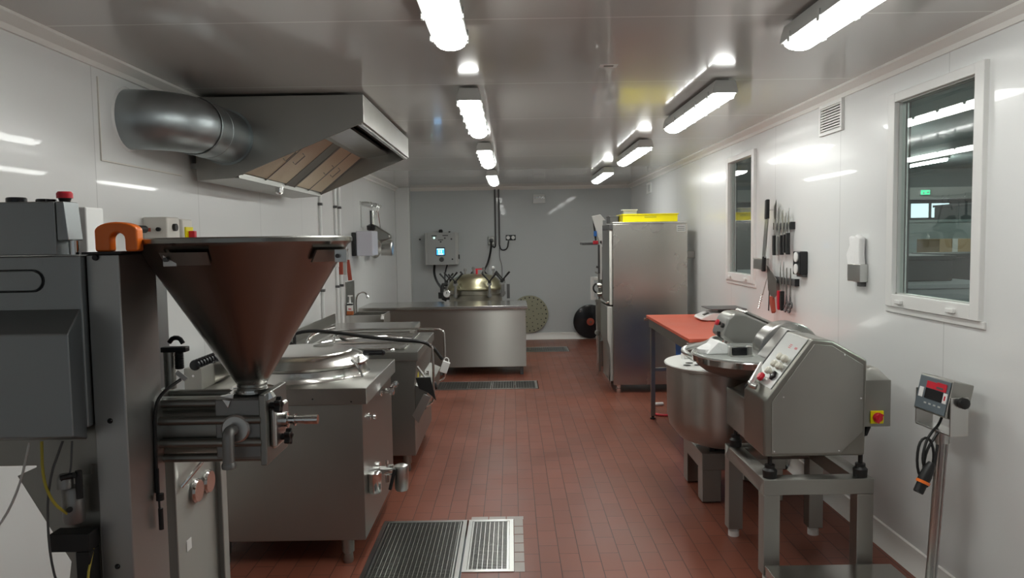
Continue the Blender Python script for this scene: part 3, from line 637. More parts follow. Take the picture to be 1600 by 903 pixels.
# hanging rack with pans
t = thing('utensil_rack', (-1.75, 9.3, 2.04), 'steel wall rack rail with hooks high on the left wall', 'rack')
obj('rail', MB().box(XL, XL+.012, 8.95, 9.0, 2.0, 2.06).tube([(-1.77, 8.97, 2.04), (-1.68, 8.97, 2.04), (-1.68, 9.85, 2.04), (-1.77, 9.85, 2.04)], .012, 8), satin, t)
for y in (9.1, 9.45, 9.58): obj('hook', MB().tube([(-1.68, y, 2.055), (-1.665, y, 2.04), (-1.665, y, 1.97), (-1.68, y, 1.94), (-1.70, y, 1.96)], .006, 6, 1), chrome, t)
obj('end_bar', MB().box(-1.775, -1.765, 8.96, 8.975, 1.75, 2.03), satin, t)
t = thing('ladle', (-1.68, 9.1, 1.70), 'black long-handled ladle hanging from the wall rack', 'utensil')
obj('handle', MB().tube([(-1.68, 9.1, 1.95), (-1.68, 9.1, 1.78)], .013, 8), blackg, t)
obj('bowl', MB().lathe((-1.68, 9.1, 1.70), (0, 0, 1), [(0, .02), (.02, .05), (.07, .055), (.09, .02)], 20), blackg, t)
def pan(y, z, r, dep, lab, x=-1.66):
    t = thing('saucepan', (x, y, z), lab, 'pan')
    ax = (.92, .0, -.4)
    obj('pot', MB().lathe((x, y, z), (1, 0, -.05), [(0, r*1.04), (.006, r*1.04), (.008, r), (dep-.01, r), (dep, r*.9)], 28, True, True), satin, t)
    obj('handle', MB().tube([(x, y, z+r), (x-.01, y-.01, z+r+.10), (-1.68, y-.10, 1.945)], .011, 8, 1), chrome, t)
pan(9.70, 1.50, .10, .14, 'deep steel saucepan hanging from the rack, nearest the back wall', -1.66)
t = thing('conical_strainer', (-1.64, 9.45, 1.5), 'grey conical strainer hanging from the rack beside the saucepan', 'strainer')
obj('cone', MB().prism([(-1.71, 1.80), (-1.50, 1.66), (-1.49, 1.61), (-1.62, 1.58), (-1.67, 1.40), (-1.72, 1.38)], 'y', 9.35, 9.50), steel_dk, t, .02)
obj('handle', MB().tube([(-1.70, 9.42, 1.86), (-1.68, 9.44, 1.945)], .01, 8), chrome, t)
t = thing('frying_pan', (-1.68, 9.25, 1.36), 'dark round frying pan seen edge-on under the wall rack', 'pan')
obj('pan', MB().lathe((-1.70, 9.25, 1.50), (1, -.5, 0), [(0, .09), (.04, .125), (.045, .12), (.01, .085)], 28), steel_dk, t)
obj('handle', MB().tube([(-1.68, 9.25, 1.61), (-1.675, 9.25, 1.80), (-1.68, 9.25, 1.95)], .009, 8), chrome, t)
# squeegee-like hanging tools, strip above
t = thing('tool_strip', (-1.77, 7.9, 1.50), 'narrow rail on the left wall holding red-handled tools', 'rack')
obj('rail', MB().box(XL, XL+.025, 7.45, 8.15, 1.55, 1.60), satin, t, .003)
for y, m_, zb, tilt, lab, nm in ((7.50, pale, 1.33, 0, 'white spatula hanging left of the red-handled knives', 'spatula'), (7.68, redh, 1.25, 0, 'red-handled knife hanging straight from the left wall rail', 'knife'), (7.86, greyp, 1.24, 0, 'grey flat scraper hanging between the two red handles', 'scraper'), (8.05, redh, 1.17, .10, 'red-handled knife hanging at a slant beside the towel dispenser', 'knife')):
    t = thing(nm, (-1.745, y, zb), lab, nm)
    obj('handle', MB().box(-1.755, -1.715, y-.012, y+.012, zb, zb+.22, rot=('Y', -tilt)), m_, t, .004)
    obj('blade', MB().box(-1.742, -1.738, y-.02, y+.02, zb+.22, 1.66), satin, t)
# pipes on left wall
for i, (y, zlo, lab) in enumerate(((7.02, .0, 'white pipe on the left wall nearest the hood'), (7.62, .0, 'white vertical pipe behind the red-handled tools'), (7.80, 0, 'white vertical pipe farthest from the hood, beside its twin'))):
    t = thing('wall_pipe', (XL+.02, y, 0), lab, 'pipe')
    obj('pipe', MB().cyl((XL+.02, y, 0), (XL+.02, y, H-.02), .014), wallw, t)
    for z in (1.12, 1.92): obj('pipe_clip', MB().box(XL, XL+.04, y-.02, y+.02, z, z+.025), gdark, t, .004)
# control boxes on the left wall by the filler
t = thing('switch_box', (-1.75, 3.74, 1.62), 'cream wall switch box with a small black knob, behind the hopper rim', 'switch')
obj('casing', MB().box(XL, -1.66, 3.66, 3.80, 1.60, 1.715), cream, t, .008)
obj('rotary_knob', MB().cyl((-1.66, 3.73, 1.665), (-1.645, 3.73, 1.665), .018).cyl((-1.70, 3.66, 1.655), (-1.70, 3.645, 1.655), .010), black, t)
obj('red_lamp', MB().box(-1.755, -1.74, 3.654, 3.66, 1.645, 1.662), redh, t)
obj('cable_loop', MB().tube([(-1.73, 3.73, 1.60), (-1.73, 3.73, 1.50), (-1.72, 3.76, 1.46), (-1.70, 3.80, 1.45), (-1.74, 3.82, 1.46)], .009, 8, 2).tube([(-1.70, 3.73, 1.60), (-1.70, 3.74, 1.53), (-1.68, 3.80, 1.50)], .007, 8, 1), black, t)
t = thing('isolator_switch', (-1.75, 3.95, 1.62), 'cream box with a red handle on yellow, farther along the left wall', 'switch')
obj('casing', MB().box(XL, -1.68, 3.88, 4.0, 1.60, 1.71), cream, t, .008)
obj('yellow_plate', MB().box(-1.68, -1.672, 3.90, 3.985, 1.61, 1.67), yellow, t); obj('red_handle', MB().box(-1.672, -1.64, 3.925, 3.955, 1.60, 1.65), red, t, .004)
t = thing('black_grip_tool', (-1.77, 3.55, 1.66), 'small black pipe fitting on the wall behind the orange handle', 'fitting')
obj('fitting', MB().tube([(XL, 3.48, 1.655), (-1.74, 3.48, 1.655), (-1.74, 3.60, 1.655)], .018, 10, 1), black, t)

# ================================================================ BENCH, AUTOCLAVE, BACK WALL
t = thing('stainless_bench', (-.8, 9.1, 0), 'long stainless workbench with closed front in front of the back wall', 'workbench')
obj('worktop', MB().box(XL, .175, 8.70, 9.45, .775, .815), steel_h, t, .004)
obj('front_panel', MB().box(XL, .155, 8.73, 8.75, .10, .775).box(.135, .155, 8.75, 9.43, .10, .775), steel, t, .003)
obj('shelf', MB().box(XL, .135, 8.75, 9.43, .10, .12), steel_dk, t)
for x, y in ((.10, 8.78), (.10, 9.38), (-.85, 8.80), (-1.7, 8.78)): obj('leg', MB().box(x-.02, x+.02, y-.02, y+.02, .0, .10), gdark, t, .003)

t = thing('autoclave', (-.49, 10.25, 0), 'round bronze-coloured pressure autoclave with domed lid behind the bench', 'autoclave')
cx, cy = -.495, 10.2
obj('vessel', MB().lathe((cx, cy, .0), (0, 0, 1), [(0, .34), (.05, .36), (.85, .36), (.86, .335), (.925, .335)], 48), mat('vessel_metal', (.42, .40, .33), .38, 1, noise=(8, .25, .1)), t)
ldp = [(.0, .36), (.03, .368), (.05, .355), (.09, .34), (.14, .30), (.175, .23), (.195, .14), (.20, 0)]
L = obj('lid', MB().lathe((cx, cy, .925), (0, 0, 1), ldp, 56), brass, t)
obj('lid_band', MB().lathe((cx, cy, .915), (0, 0, 1), [(0, .372), (.012, .376), (.028, .376), (.04, .368)], 56), brass, t)
for a in (200, 232, 300, 335, 20, 60, 110, 150):
    ca, sa = math.cos(math.radians(a)), math.sin(math.radians(a)); px, py = cx+.40*ca, cy+.40*sa
    s = obj('clamp', MB().cyl((px, py, .82), (px, py, 1.03), .018).box(px-.03, px+.03, py-.02, py+.02, .985, 1.015).cyl((px, py, .83), (px, py, .87), .03), cast, t)
    obj('wing_nut', MB().tube([(px-.09, py, 1.14), (px, py, 1.035), (px+.09, py, 1.14)], .013, 8).cyl((px, py, 1.01), (px, py, 1.05), .022), black, s)
for x, y, z in ((-.63, 10.2, 1.20), (-.52, 10.2, 1.22), (-.38, 10.25, 1.21), (-.25, 10.2, 1.20)):
    obj('lid_valve', MB().cyl((x, y, 1.08), (x, y, z), .012).cyl((x, y, z-.04), (x, y, z-.01), .02), cast, t)
obj('red_lever', MB().cyl((-.47, 10.15, 1.11), (-.47, 10.15, 1.18), .014).box(-.49, -.40, 10.14, 10.16, 1.18, 1.195), red, t, label='red valve lever')
obj('steam_cap', MB().lathe((-.25, 10.2, 1.19), (0, 0, 1), [(0, .02), (.02, .025), (.03, .015)], 14), white, t)
g = obj('pressure_gauge', MB().lathe((-.855, 9.88, .88), (0, -1, 0), [(0, .05), (.02, .05), (.025, .045)], 28), chrome, t)
obj('gauge_face', MB().lathe((-.855, 9.854, .88), (0, -1, 0), [(0, .042), (.003, .042)], 24), white, g)
obj('gauge_needle', MB().box(-.858, -.852, 9.845, 9.849, .88, .91), black, g)
obj('side_pipes', MB().tube([(-.86, 9.9, .80), (-.92, 9.9, .82), (-.92, 9.9, 1.0), (-.86, 9.95, 1.0)], .025, 10, 1).cyl((-.92, 9.9, .82), (-.92, 9.9, .9), .05).cyl((-.86, 9.9, .80), (-.86, 9.9, .84), .04), black, t)
obj('level_tube', MB().box(-.07, -.03, 9.99, 10.01, .80, .99).cyl((-.05, 10, .84), (-.05, 9.985, .84), .012), gdark, t)

t = thing('control_cabinet', (-1.09, 11.83, 1.2), 'grey wall control cabinet with a lit blue screen above the autoclave', 'control box')
cb = obj('casing', MB().box(-1.33, -.82, YB-.20, YB, 1.205, 1.70), greyp, t, .006)
dr = obj('door', MB().box(-1.29, -.86, YB-.215, YB-.20, 1.205, 1.70), mat('grey_door_enamel', (.42, .43, .42), .4), t, .003)
Yf = YB-.215
obj('screen_bezel', MB().box(-1.16, -1.02, Yf-.008, Yf, 1.345, 1.475), gdark, dr, .004)
obj('lit_screen', MB().box(-1.148, -1.032, Yf-.011, Yf-.008, 1.36, 1.455), screen, dr)
def txt(s_, loc, size, m_, par, name, rot=(PI/2, 0, 0), ext=.001, sx=1):
    c = bpy.data.curves.new(name, 'FONT'); c.body = s_; c.size = size; c.extrude = ext; c.align_x = 'CENTER'; c.align_y = 'CENTER'
    tmp = bpy.data.objects.new('tmp', c); COL.objects.link(tmp); dg = bpy.context.evaluated_depsgraph_get(); dg.update()
    me = bpy.data.meshes.new_from_object(tmp.evaluated_get(dg)); bpy.data.objects.remove(tmp)
    M = rot if isinstance(rot, Matrix) else (Matrix.Rotation(rot[2], 4, 'Z') @ Matrix.Rotation(rot[1], 4, 'Y') @ Matrix.Rotation(rot[0], 4, 'X'))
    me.transform(M @ Matrix.Diagonal((sx, 1, 1, 1))); me.transform(Matrix.Translation(Vector(loc)-wloc(par)))
    me.materials.clear(); me.materials.append(m_)
    o = bpy.data.objects.new(name, me); COL.objects.link(o); o.parent = par; return o
obj('screen_bars', MB().box(-1.142, -1.038, Yf-.013, Yf-.011, 1.44, 1.452).box(-1.125, -1.05, Yf-.013, Yf-.011, 1.365, 1.378).box(-1.12, -1.105, Yf-.013, Yf-.011, 1.39, 1.43).box(-1.085, -1.07, Yf-.013, Yf-.011, 1.39, 1.43), screenw, dr)
obj('selector', MB().lathe((-1.075, Yf, 1.29), (0, -1, 0), [(0, .036), (.012, .036), (.02, .028)], 24), gdark, dr)
obj('green_lamp', MB().lathe((-1.185, Yf, 1.62), (0, -1, 0), [(0, .014), (.008, .010)], 16), greenled, dr, label='lit green lamp')
for x, z in ((-1.02, 1.615), (-1.085, 1.56), (-.92, 1.60)): obj('button', MB().lathe((x, Yf, z), (0, -1, 0), [(0, .014), (.006, .012)], 16), gdark, dr)
obj('name_plates', MB().box(-1.225, -1.145, Yf-.003, Yf, 1.645, 1.660).box(-1.055, -.97, Yf-.003, Yf, 1.648, 1.663).box(-1.125, -1.045, Yf-.003, Yf, 1.582, 1.595), gdark, dr)
obj('door_latch', MB().box(-.845, -.80, YB-.19, YB-.15, 1.29, 1.36).cyl((-.91, Yf, 1.29), (-.91, Yf-.01, 1.29), .012), black, t, .004)
obj('top_gland', MB().lathe((-1.09, YB-.12, 1.70), (0, 0, 1), [(0, .03), (.03, .035), (.05, .02)], 18).cyl((-.955, YB-.12, 1.70), (-.955, YB-.12, 1.72), .015), black, t)
obj('lower_cables', MB().tube([(-1.20, YB-.1, 1.205), (-1.20, YB-.2, 1.08), (-1.12, 11.2, .98), (-.98, 10.4, .93), (-.90, 10.0, .95)], .018, 8, 2).tube([(-1.0, YB-.1, 1.205), (-1.02, 11.6, 1.1), (-.98, 11.0, 1.0), (-.9, 10.3, .95)], .012, 8, 2), black, t)
t = thing('wall_stud', (-1.43, YB, 1.58), 'tiny black screw on the back wall left of the control cabinet', 'screw')
obj('head', MB().lathe((-1.43, YB, 1.60), (0, -1, 0), [(0, .014), (.01, .010)], 12), black, t)

# conduits and sockets
t = thing('cable_conduit', (-.24, YB, 1.4), 'left one of two grey conduits down the back wall to the single socket', 'conduit')
obj('pipe', MB().cyl((-.245, YB-.015, 1.52), (-.245, YB-.015, H-.04), .013), gdark, t)
obj('cable', MB().tube([(-.245, YB-.015, 1.52), (-.25, YB-.015, 1.47), (-.27, YB-.02, 1.455), (-.295, YB-.03, 1.485)], .011, 8, 1), black, t)
t = thing('cable_conduit', (-.19, YB, 1.4), 'right one of two grey conduits, looping to the double socket', 'conduit')
obj('pipe', MB().cyl((-.185, YB-.015, 1.50), (-.185, YB-.015, H-.04), .013), gdark, t)
obj('cable', MB().tube([(-.185, YB-.015, 1.50), (-.17, YB-.015, 1.43), (-.12, YB-.02, 1.41), (-.06, YB-.02, 1.44), (-.04, YB-.03, 1.56)], .010, 8, 1), black, t)
obj('thin_wire', MB().tube([(-.185, YB-.012, 1.45), (-.19, YB-.012, 1.30), (-.15, YB-.012, 1.18), (-.15, YB-.012, 1.05), (-.16, YB-.012, .85)], .005, 6, 2), gdark, t)
t = thing('single_socket', (-.31, YB, 1.53), 'single grey socket on the back wall with a thick black plug', 'socket')
obj('casing', MB().box(-.36, -.265, YB-.05, YB, 1.50, 1.63), steel_dk, t, .006)
obj('cover', MB().lathe((-.313, YB-.05, 1.565), (0, -1, 0), [(0, .035), (.01, .030)], 20), gdark, t)
t = thing('black_power_lead', (-.35, YB, .95), 'thick black lead from the single socket down to the autoclave', 'cable')
obj('lead', MB().tube([(-.313, YB-.08, 1.565), (-.313, YB-.10, 1.45), (-.35, 11.5, 1.25), (-.40, 10.9, 1.13), (-.42, 10.45, 1.10)], .016, 8, 2), black, t)
t = thing('double_socket', (0, YB, 1.57), 'black double socket with two white round outlets on the back wall', 'socket')
obj('frame', MB().box(-.085, .07, YB-.02, YB, 1.565, 1.65), blackg, t, .006)
for x in (-.047, .031): obj('outlet', MB().lathe((x, YB-.02, 1.607), (0, -1, 0), [(0, .028), (.004, .028), (.005, .022)], 20), white, t)
t = thing('emergency_light', (.44, YB, 2.12), 'square translucent white wall light high on the back wall', 'light')
obj('casing', MB().box(.35, .54, YB-.06, YB, 2.13, 2.27), mat('frosted_casing', (.70, .71, .70), .3), t, .01)
m = MB()
for k in range(7): m.box(.365+k*.024, .378+k*.024, YB-.066, YB-.06, 2.205, 2.235, rot=('Y', .5 if k % 2 else -.5))
obj('wire_pattern', m, chrome, t)
# perforated disc
t = thing('perforated_disc', (.27, 11.8, .11), 'big olive metal disc with holes leaning on the back wall', 'disc')
m = MB(); rr = .29; cz = .405; M = MB()
m.lathe((.27, YB-.05, cz), (0, 1, 0), [(0, rr), (.006, rr+.004), (.012, rr)], 56)
obj('disc', m, olive, t)
m = MB()
for k in range(24):
    a = 2*PI*k/24; m.lathe((.27+.262*math.cos(a), YB-.0505, cz+.262*math.sin(a)), (0, -1, 0), [(0, .011), (.0015, .011)], 10)
for r_, n in ((.20, 14), (.14, 10), (.07, 6)):
    for k in range(n):
        a = 2*PI*k/n+r_*9; m.lathe((.27+r_*math.cos(a), YB-.0505, cz+r_*math.sin(a)), (0, -1, 0), [(0, .008), (.0015, .008)], 8)
obj('holes', m, dark, t)
t = thing('black_round_lid', (1.2, 11.75, .0), 'large round black lid standing against the back wall', 'lid')
obj('disc', MB().lathe((1.22, YB-.09, .275), (0, 1, .0), [(0, .235), (.01, .262), (.03, .268), (.035, .262)], 48), blackg, t)
obj('hub', MB().lathe((1.22, YB-.09, .275), (0, -1, 0), [(0, .06), (.006, .058), (.007, .05)], 28), redh, t)
obj('grip_knob', MB().cyl((1.22, YB-.09, .275), (1.22, YB-.13, .275), .02).cyl((1.06, YB-.09, .44), (1.06, YB-.10, .44), .012), chrome, t)

# ================================================================ DISHWASHER / TALL CABINET AND BEHIND
t = thing('hood_dishwasher', (1.38, 7.85, 0), 'tall stainless dishwasher with plain side, yellow tray on top', 'dishwasher')
obj('side_panel', MB().box(1.02, 1.77, 7.60, 7.625, .085, 1.715).box(1.75, 1.77, 7.625, 8.20, .085, 1.715).box(1.02, 1.77, 8.18, 8.20, .085, 1.715), mat('dishwasher_steel', (.50, .48, .44), .27, 1, noise=(2, .05, .012)), t, .004)
obj('top_panel', MB().box(1.02, 1.77, 7.60, 8.20, 1.715, 1.735), steel_h, t, .003)
dd = obj('upper_door', MB().box(.985, 1.02, 7.625, 8.18, .90, 1.66), steel, t, .004)
obj('door_handle', MB().tube([(.985, 7.66, .93), (.955, 7.66, .92), (.955, 8.12, .92), (.985, 8.12, .93)], .010, 8, 1), chrome, dd)
obj('lower_door', MB().prism([(.975, .12), (1.02, .12), (1.02, .885), (.96, .885), (.96, .55), (.985, .46), (.985, .12)], 'y', 7.625, 8.18), steel, t, .004)
obj('control_strip', MB().box(.985, 1.02, 7.61, 8.18, 1.66, 1.715), gdark, t, .003)
for x, y in ((1.08, 7.66), (1.70, 7.66), (1.06, 8.12), (1.70, 8.12)): obj('leg', MB().lathe((x, y, 0), (0, 0, 1), [(0, .024), (.04, .026), (.045, .022), (.085, .022)], 16), chrome, t)
obj('rating_plate', MB().box(1.66, 1.75, 7.597, 7.60, 1.63, 1.70), satin, t)
m = MB()
for k in range(3): m.box(1.67, 1.74, 7.596, 7.597, 1.645+k*.018, 1.650+k*.018)
obj('plate_print', m, gdark, t)
t = thing('yellow_tray', (1.40, 7.85, 1.735), 'bright yellow plastic tray lying on the dishwasher', 'tray')
m = MB(); m.box(1.13, 1.685, 7.66, 7.67, 1.737, 1.815).box(1.13, 1.685, 8.05, 8.06, 1.737, 1.815).box(1.13, 1.14, 7.67, 8.05, 1.737, 1.815).box(1.675, 1.685, 7.67, 8.05, 1.737, 1.815).box(1.13, 1.685, 7.66, 8.06, 1.7355, 1.742)
m.box(1.12, 1.695, 7.65, 7.66, 1.805, 1.817).box(1.12, 1.13, 7.65, 8.06, 1.805, 1.817).box(1.685, 1.695, 7.65, 8.06, 1.805, 1.817)
obj('shell', m, yellow, t, .004); obj('embossed_mark', MB().box(1.35, 1.47, 7.657, 7.66, 1.777, 1.795), mat('olive_print', (.62, .56, .02), .4), t, .002)
t = thing('grey_container', (1.26, 8.12, 1.735), 'small light grey container behind the yellow tray', 'container')
obj('box', MB().box(1.20, 1.34, 8.08, 8.19, 1.737, 1.865), greyp, t, .006); obj('lid', MB().box(1.19, 1.35, 8.07, 8.20, 1.865, 1.878), pale, t, .003)
t = thing('dark_container', (1.08, 8.1, 1.735), 'low dark grey container left of the yellow tray', 'container')
obj('box', MB().box(1.03, 1.12, 7.9, 8.18, 1.737, 1.80), gdark, t, .006); obj('rim', MB().box(1.025, 1.125, 7.895, 8.185, 1.795, 1.805), gdark, t, .003)
t = thing('wall_junction_box', (1.85, 7.2, 1.5), 'grey box on the right wall just behind the dishwasher edge', 'box')
obj('casing', MB().box(1.79, XR, 7.75, 7.95, 1.36, 1.43), steel_dk, t, .004); obj('lid', MB().box(1.785, 1.79, 7.75, 7.95, 1.36, 1.43), greyp, t, .002)
# slicer and rack beyond
t = thing('wire_rack', (1.2, 9.1, 0), 'narrow steel rack beyond the dishwasher with a dark shelf', 'rack')
for x, y in ((1.03, 8.9), (1.10, 9.25), (1.75, 8.9), (1.75, 9.25)): obj('post', MB().box(x-.012, x+.012, y-.012, y+.012, .0, 1.75), steel_dk, t)
for z in (.35, .8, 1.15): obj('shelf', MB().box(1.02, 1.77, 8.88, 9.27, z, z+.02), steel_dk, t, .003)
obj('top_shelf', MB().box(.84, 1.77, 8.95, 9.27, 1.50, 1.53), gdark, t, .003)
t = thing('meat_slicer', (1.07, 9.0, 1.17), 'upright white panel of a slicer on the rack beyond the dishwasher', 'slicer')
obj('white_guard', MB().prism([(.93, 1.83), (1.03, 1.85), (1.09, 1.78), (1.055, 1.78), (1.07, 1.45), (1.02, 1.52), (.985, 1.65)], 'y', 8.72, 8.74), white, t, .004)
obj('guard_edge', MB().box(.955, .975, 8.742, 8.76, 1.55, 1.80, rot=('Y', -.1)), black, t)
obj('upright', MB().box(1.02, 1.045, 8.72, 8.75, 1.10, 1.55), white, t, .003)
obj('blue_clip', MB().box(.95, .985, 8.70, 8.72, 1.60, 1.66), blue, t, .004); obj('red_clip', MB().box(.94, 1.0, 8.70, 8.72, 1.51, 1.55), red, t, .004)
obj('arm', MB().tube([(.98, 8.74, 1.25), (1.04, 8.74, 1.22), (1.05, 8.74, 1.1)], .012, 8).box(1.0, 1.02, 8.72, 8.76, 1.17, 1.5), gdark, t)
t = thing('white_cutting_guard', (.97, 8.8, .9), 'white C-shaped plastic guard hooked on the rack, half hidden', 'guard')
m = MB(); m.box(.915, .955, 8.76, 8.78, .86, 1.13).box(.955, 1.0, 8.76, 8.78, 1.09, 1.13).box(.955, .975, 8.76, 8.78, .86, .90)
obj('frame', m, white, t, .006); obj('inner_band', MB().tube(arc((1.0, 1.0), .055, 110, 250, 12, 'xz', 8.755), .010, 8), black, t)
for z in (.93, 1.03): obj('hinge', MB().cyl((.99, 8.75, z), (1.04, 8.75, z), .027).cyl((1.03, 8.75, z), (1.03, 8.888, z), .01), chrome, t)
t = thing('grey_side_panel', (1.0, 8.7, .4), 'grey angled steel plate between dishwasher and rack', 'panel')
obj('plate', MB().prism([(.955, .88), (1.03, .88), (1.05, .45), (1.02, .44), (.955, .60)], 'y', 8.60, 8.62), steel, t, .003)
obj('strut', MB().cyl((.97, 8.61, 0), (.97, 8.61, .62), .012).cyl((.97, 8.61, .5), (.97, 8.55, .5), .03), chrome, t)

# ================================================================ RED TABLE, SCALE
t = thing('red_topped_table', (1.52, 5.8, 0), 'work table with a red board top and steel frame', 'table')
obj('cutting_board', MB().box(1.17, 1.865, 4.98, 6.58, .878, .902), board, t, .004)
obj('frame', MB().box(1.19, 1.225, 5.0, 6.56, .80, .878).box(1.82, 1.855, 5.0, 6.56, .80, .878).box(1.225, 1.82, 5.0, 5.035, .80, .878).box(1.225, 1.82, 6.525, 6.56, .80, .878), steel_dk, t, .003)
for x, y in ((1.21, 6.49), (1.21, 5.03), (1.83, 6.49), (1.83, 5.03)):
    l = obj('leg', MB().box(x-.018, x+.018, y-.018, y+.018, .03, .80), steel_dk, t, .003)
    obj('foot', MB().lathe((x, y, 0), (0, 0, 1), [(0, .024), (.012, .024), (.016, .012), (.03, .012)], 14), black, l)
obj('crossbar', MB().box(1.228, 1.812, 6.475, 6.505, .42, .45), steel_dk, t, .003)
for x, y in ((1.165, 6.585), (1.165, 4.975)): obj('corner_screw', MB().cyl((x-.012, y, .865), (x+.03, y, .865), .012), chrome, t)
t = thing('bench_scale', (1.70, 6.15, .902), 'white counter scale with flat dark pan on the red table', 'scale')
obj('housing', MB().prism([(1.50, .915), (1.56, .906), (1.80, .906), (1.84, .93), (1.84, .97), (1.60, .97), (1.515, .935)], 'y', 5.98, 6.24), white, t, .010)
obj('display', MB().box(1.535, 1.58, 6.03, 6.08, .955, .962, rot=('Y', -.35)), gdark, t)
obj('weighing_pan', MB().box(1.57, 1.86, 5.96, 6.26, .995, 1.003).box(1.68, 1.76, 6.06, 6.16, .97, .995), gdark, t, .003)
for x, y in ((1.57, 6.0), (1.57, 6.22), (1.80, 6.0), (1.80, 6.22)): obj('foot', MB().cyl((x, y, .902), (x, y, .908), .012), red, t)
t = thing('blue_bin', (1.55, 6.05, 0), 'blue plastic bin under the red table', 'bin')
m = MB(); m.prism([(1.36, .05), (1.66, .05), (1.69, .74), (1.33, .74)], 'y', 5.88, 6.15)
obj('tub', m, blue, t, .01); obj('rim', MB().box(1.32, 1.70, 5.87, 6.16, .735, .755), blue, t, .004)
obj('trolley', MB().box(1.38, 1.64, 5.9, 6.13, .02, .05), gdark, t, .003)
for x in (1.40, 1.62):
    for y in (5.93, 6.10): obj('wheel', MB().cyl((x-.01, y, .02), (x+.01, y, .02), .02), black, t)
t = thing('hose', (1.35, 6.0, 0), 'red hose loop lying on the floor under the table', 'hose')
obj('hose', MB().tube([(1.30, 6.9, .02), (1.22, 6.7, .012), (1.30, 6.55, .012), (1.5, 6.6, .012), (1.7, 6.8, .012)], .011, 8, 2), red, t)
obj('nozzle', MB().cyl((1.30, 6.98, .02), (1.40, 7.0, .02), .015), white, t)
t = thing('water_tube', (1.29, 5.3, .6), 'thin white tube hanging in a curve from the table edge', 'hose')
obj('tube', MB().tube([(1.215, 4.99, .80), (1.20, 4.965, .84), (1.175, 4.96, .80), (1.165, 4.96, .70), (1.165, 4.96, .60)], .006, 6, 2), pale, t)

# ================================================================ SPIRAL MIXER
t = thing('dough_mixer', (1.32, 4.6, 0), 'stainless mixer with tilted head and pale perforated bowl cover', 'mixer')
m = MB(); mx0, mx1, my0, my1 = 1.105, 1.60, 4.38, 4.86
m.box(mx0, mx1, my0, my1, .20, .30)
bs = obj('base_frame', m, steel, t, .004)
for x, y in ((mx0, my0), (mx1-.13, my0), (mx0, my1-.10), (mx1-.13, my1-.10)):
    obj('leg', MB().box(x+.001, x+.115, y+.001, y+.10, .01, .20).box(x+.02, x+.09, y+.02, y+.08, 0, .01), steel, t, .004)
bx, by = 1.28, 4.5
bw = obj('bowl', MB().lathe((bx, by, .33), (0, 0, 1), [(0, .10), (.015, .20), (.05, .28), (.12, .335), (.18, .348), (.47, .352), (.475, .36), (.485, .36)], 64), mat('bowl_steel', (.42, .41, .38), .33, 1, aniso=.95), t)
cv = obj('bowl_cover', MB().lathe((bx, by, .815), (0, 0, 1), [(0, .362), (.006, .366), (.012, .362), (.014, .34), (.016, .0)], 64), pale, t)
m = MB()
for i in range(4):
    for j in range(2):
        a = bx-.265+i*.065+j*.03; m.lathe((a, by-.13+j*.075, .8310), (0, 0, 1), [(0, .022), (.0012, .022)], 16)
obj('cover_holes', m, dark, cv)
obj('cover_clip', MB().box(bx-.24, bx-.19, by+.10, by+.14, .829, .865, rot=('Z', .4)).box(bx-.19, bx-.05, by+.11, by+.135, .829, .845), white, cv, .006)
obj('drive_pedestal', MB().box(1.20, 1.30, 4.45, 4.55, .30, .345).tube([(1.35, 4.45, .31), (1.45, 4.42, .34), (1.52, 4.5, .31)], .02, 8, 1).box(1.16, 1.19, 4.42, 4.46, .30, .36), black, t, .004)
hdp = [(1.225, .99), (1.265, 1.095), (1.30, 1.125), (1.37, 1.125), (1.62, 1.01), (1.70, .94), (1.70, .80), (1.47, .80), (1.37, .89)]
hd = obj('mixing_head', MB().prism(hdp, 'y', 4.42, 4.64), mat('head_enamel', (.36, .36, .34), .33, .8), t, .018)
obj('rear_column', MB().box(1.56, 1.76, 4.40, 4.86, .30, .86).box(1.56, 1.60, 4.45, 4.8, .2, .31), steel, t, .006)
obj('head_lid', MB().prism([(1.37, 1.128), (1.385, 1.138), (1.64, 1.02), (1.63, 1.008)], 'y', 4.43, 4.63), steel_h, hd, .003)
def pf(px, pz, d=.006): return px, pz
nrm = Vector((-.93, 0, .36))
obj('stop_button', MB().lathe((1.245, 4.50, 1.058), (-.93, 0, .36), [(0, .012), (.012, .013)], 16), black, hd)
obj('stop_cap', MB().lathe((1.232, 4.50, 1.063), (-.93, 0, .36), [(0, .018), (.012, .018), (.016, .012)], 20), red, hd, label='red mushroom stop button')
obj('black_key', MB().lathe((1.254, 4.445, 1.048), (-.93, 0, .36), [(0, .014), (.02, .014)], 16).box(1.222, 1.242, 4.46, 4.49, .985, 1.015), black, hd)
obj('guard_bar', MB().tube([(1.26, 4.52, .96), (1.21, 4.50, .975), (1.16, 4.46, .945), (1.02, 4.38, .935), (.985, 4.36, .92), (1.01, 4.34, .90), (1.06, 4.37, .865)], .016, 12, 2), satin, t)
obj('spiral_shaft', MB().cyl((1.30, 4.53, .83), (1.31, 4.53, .98), .02).cyl((1.27, 4.53, .90), (1.29, 4.53, .97), .01), chrome, t)

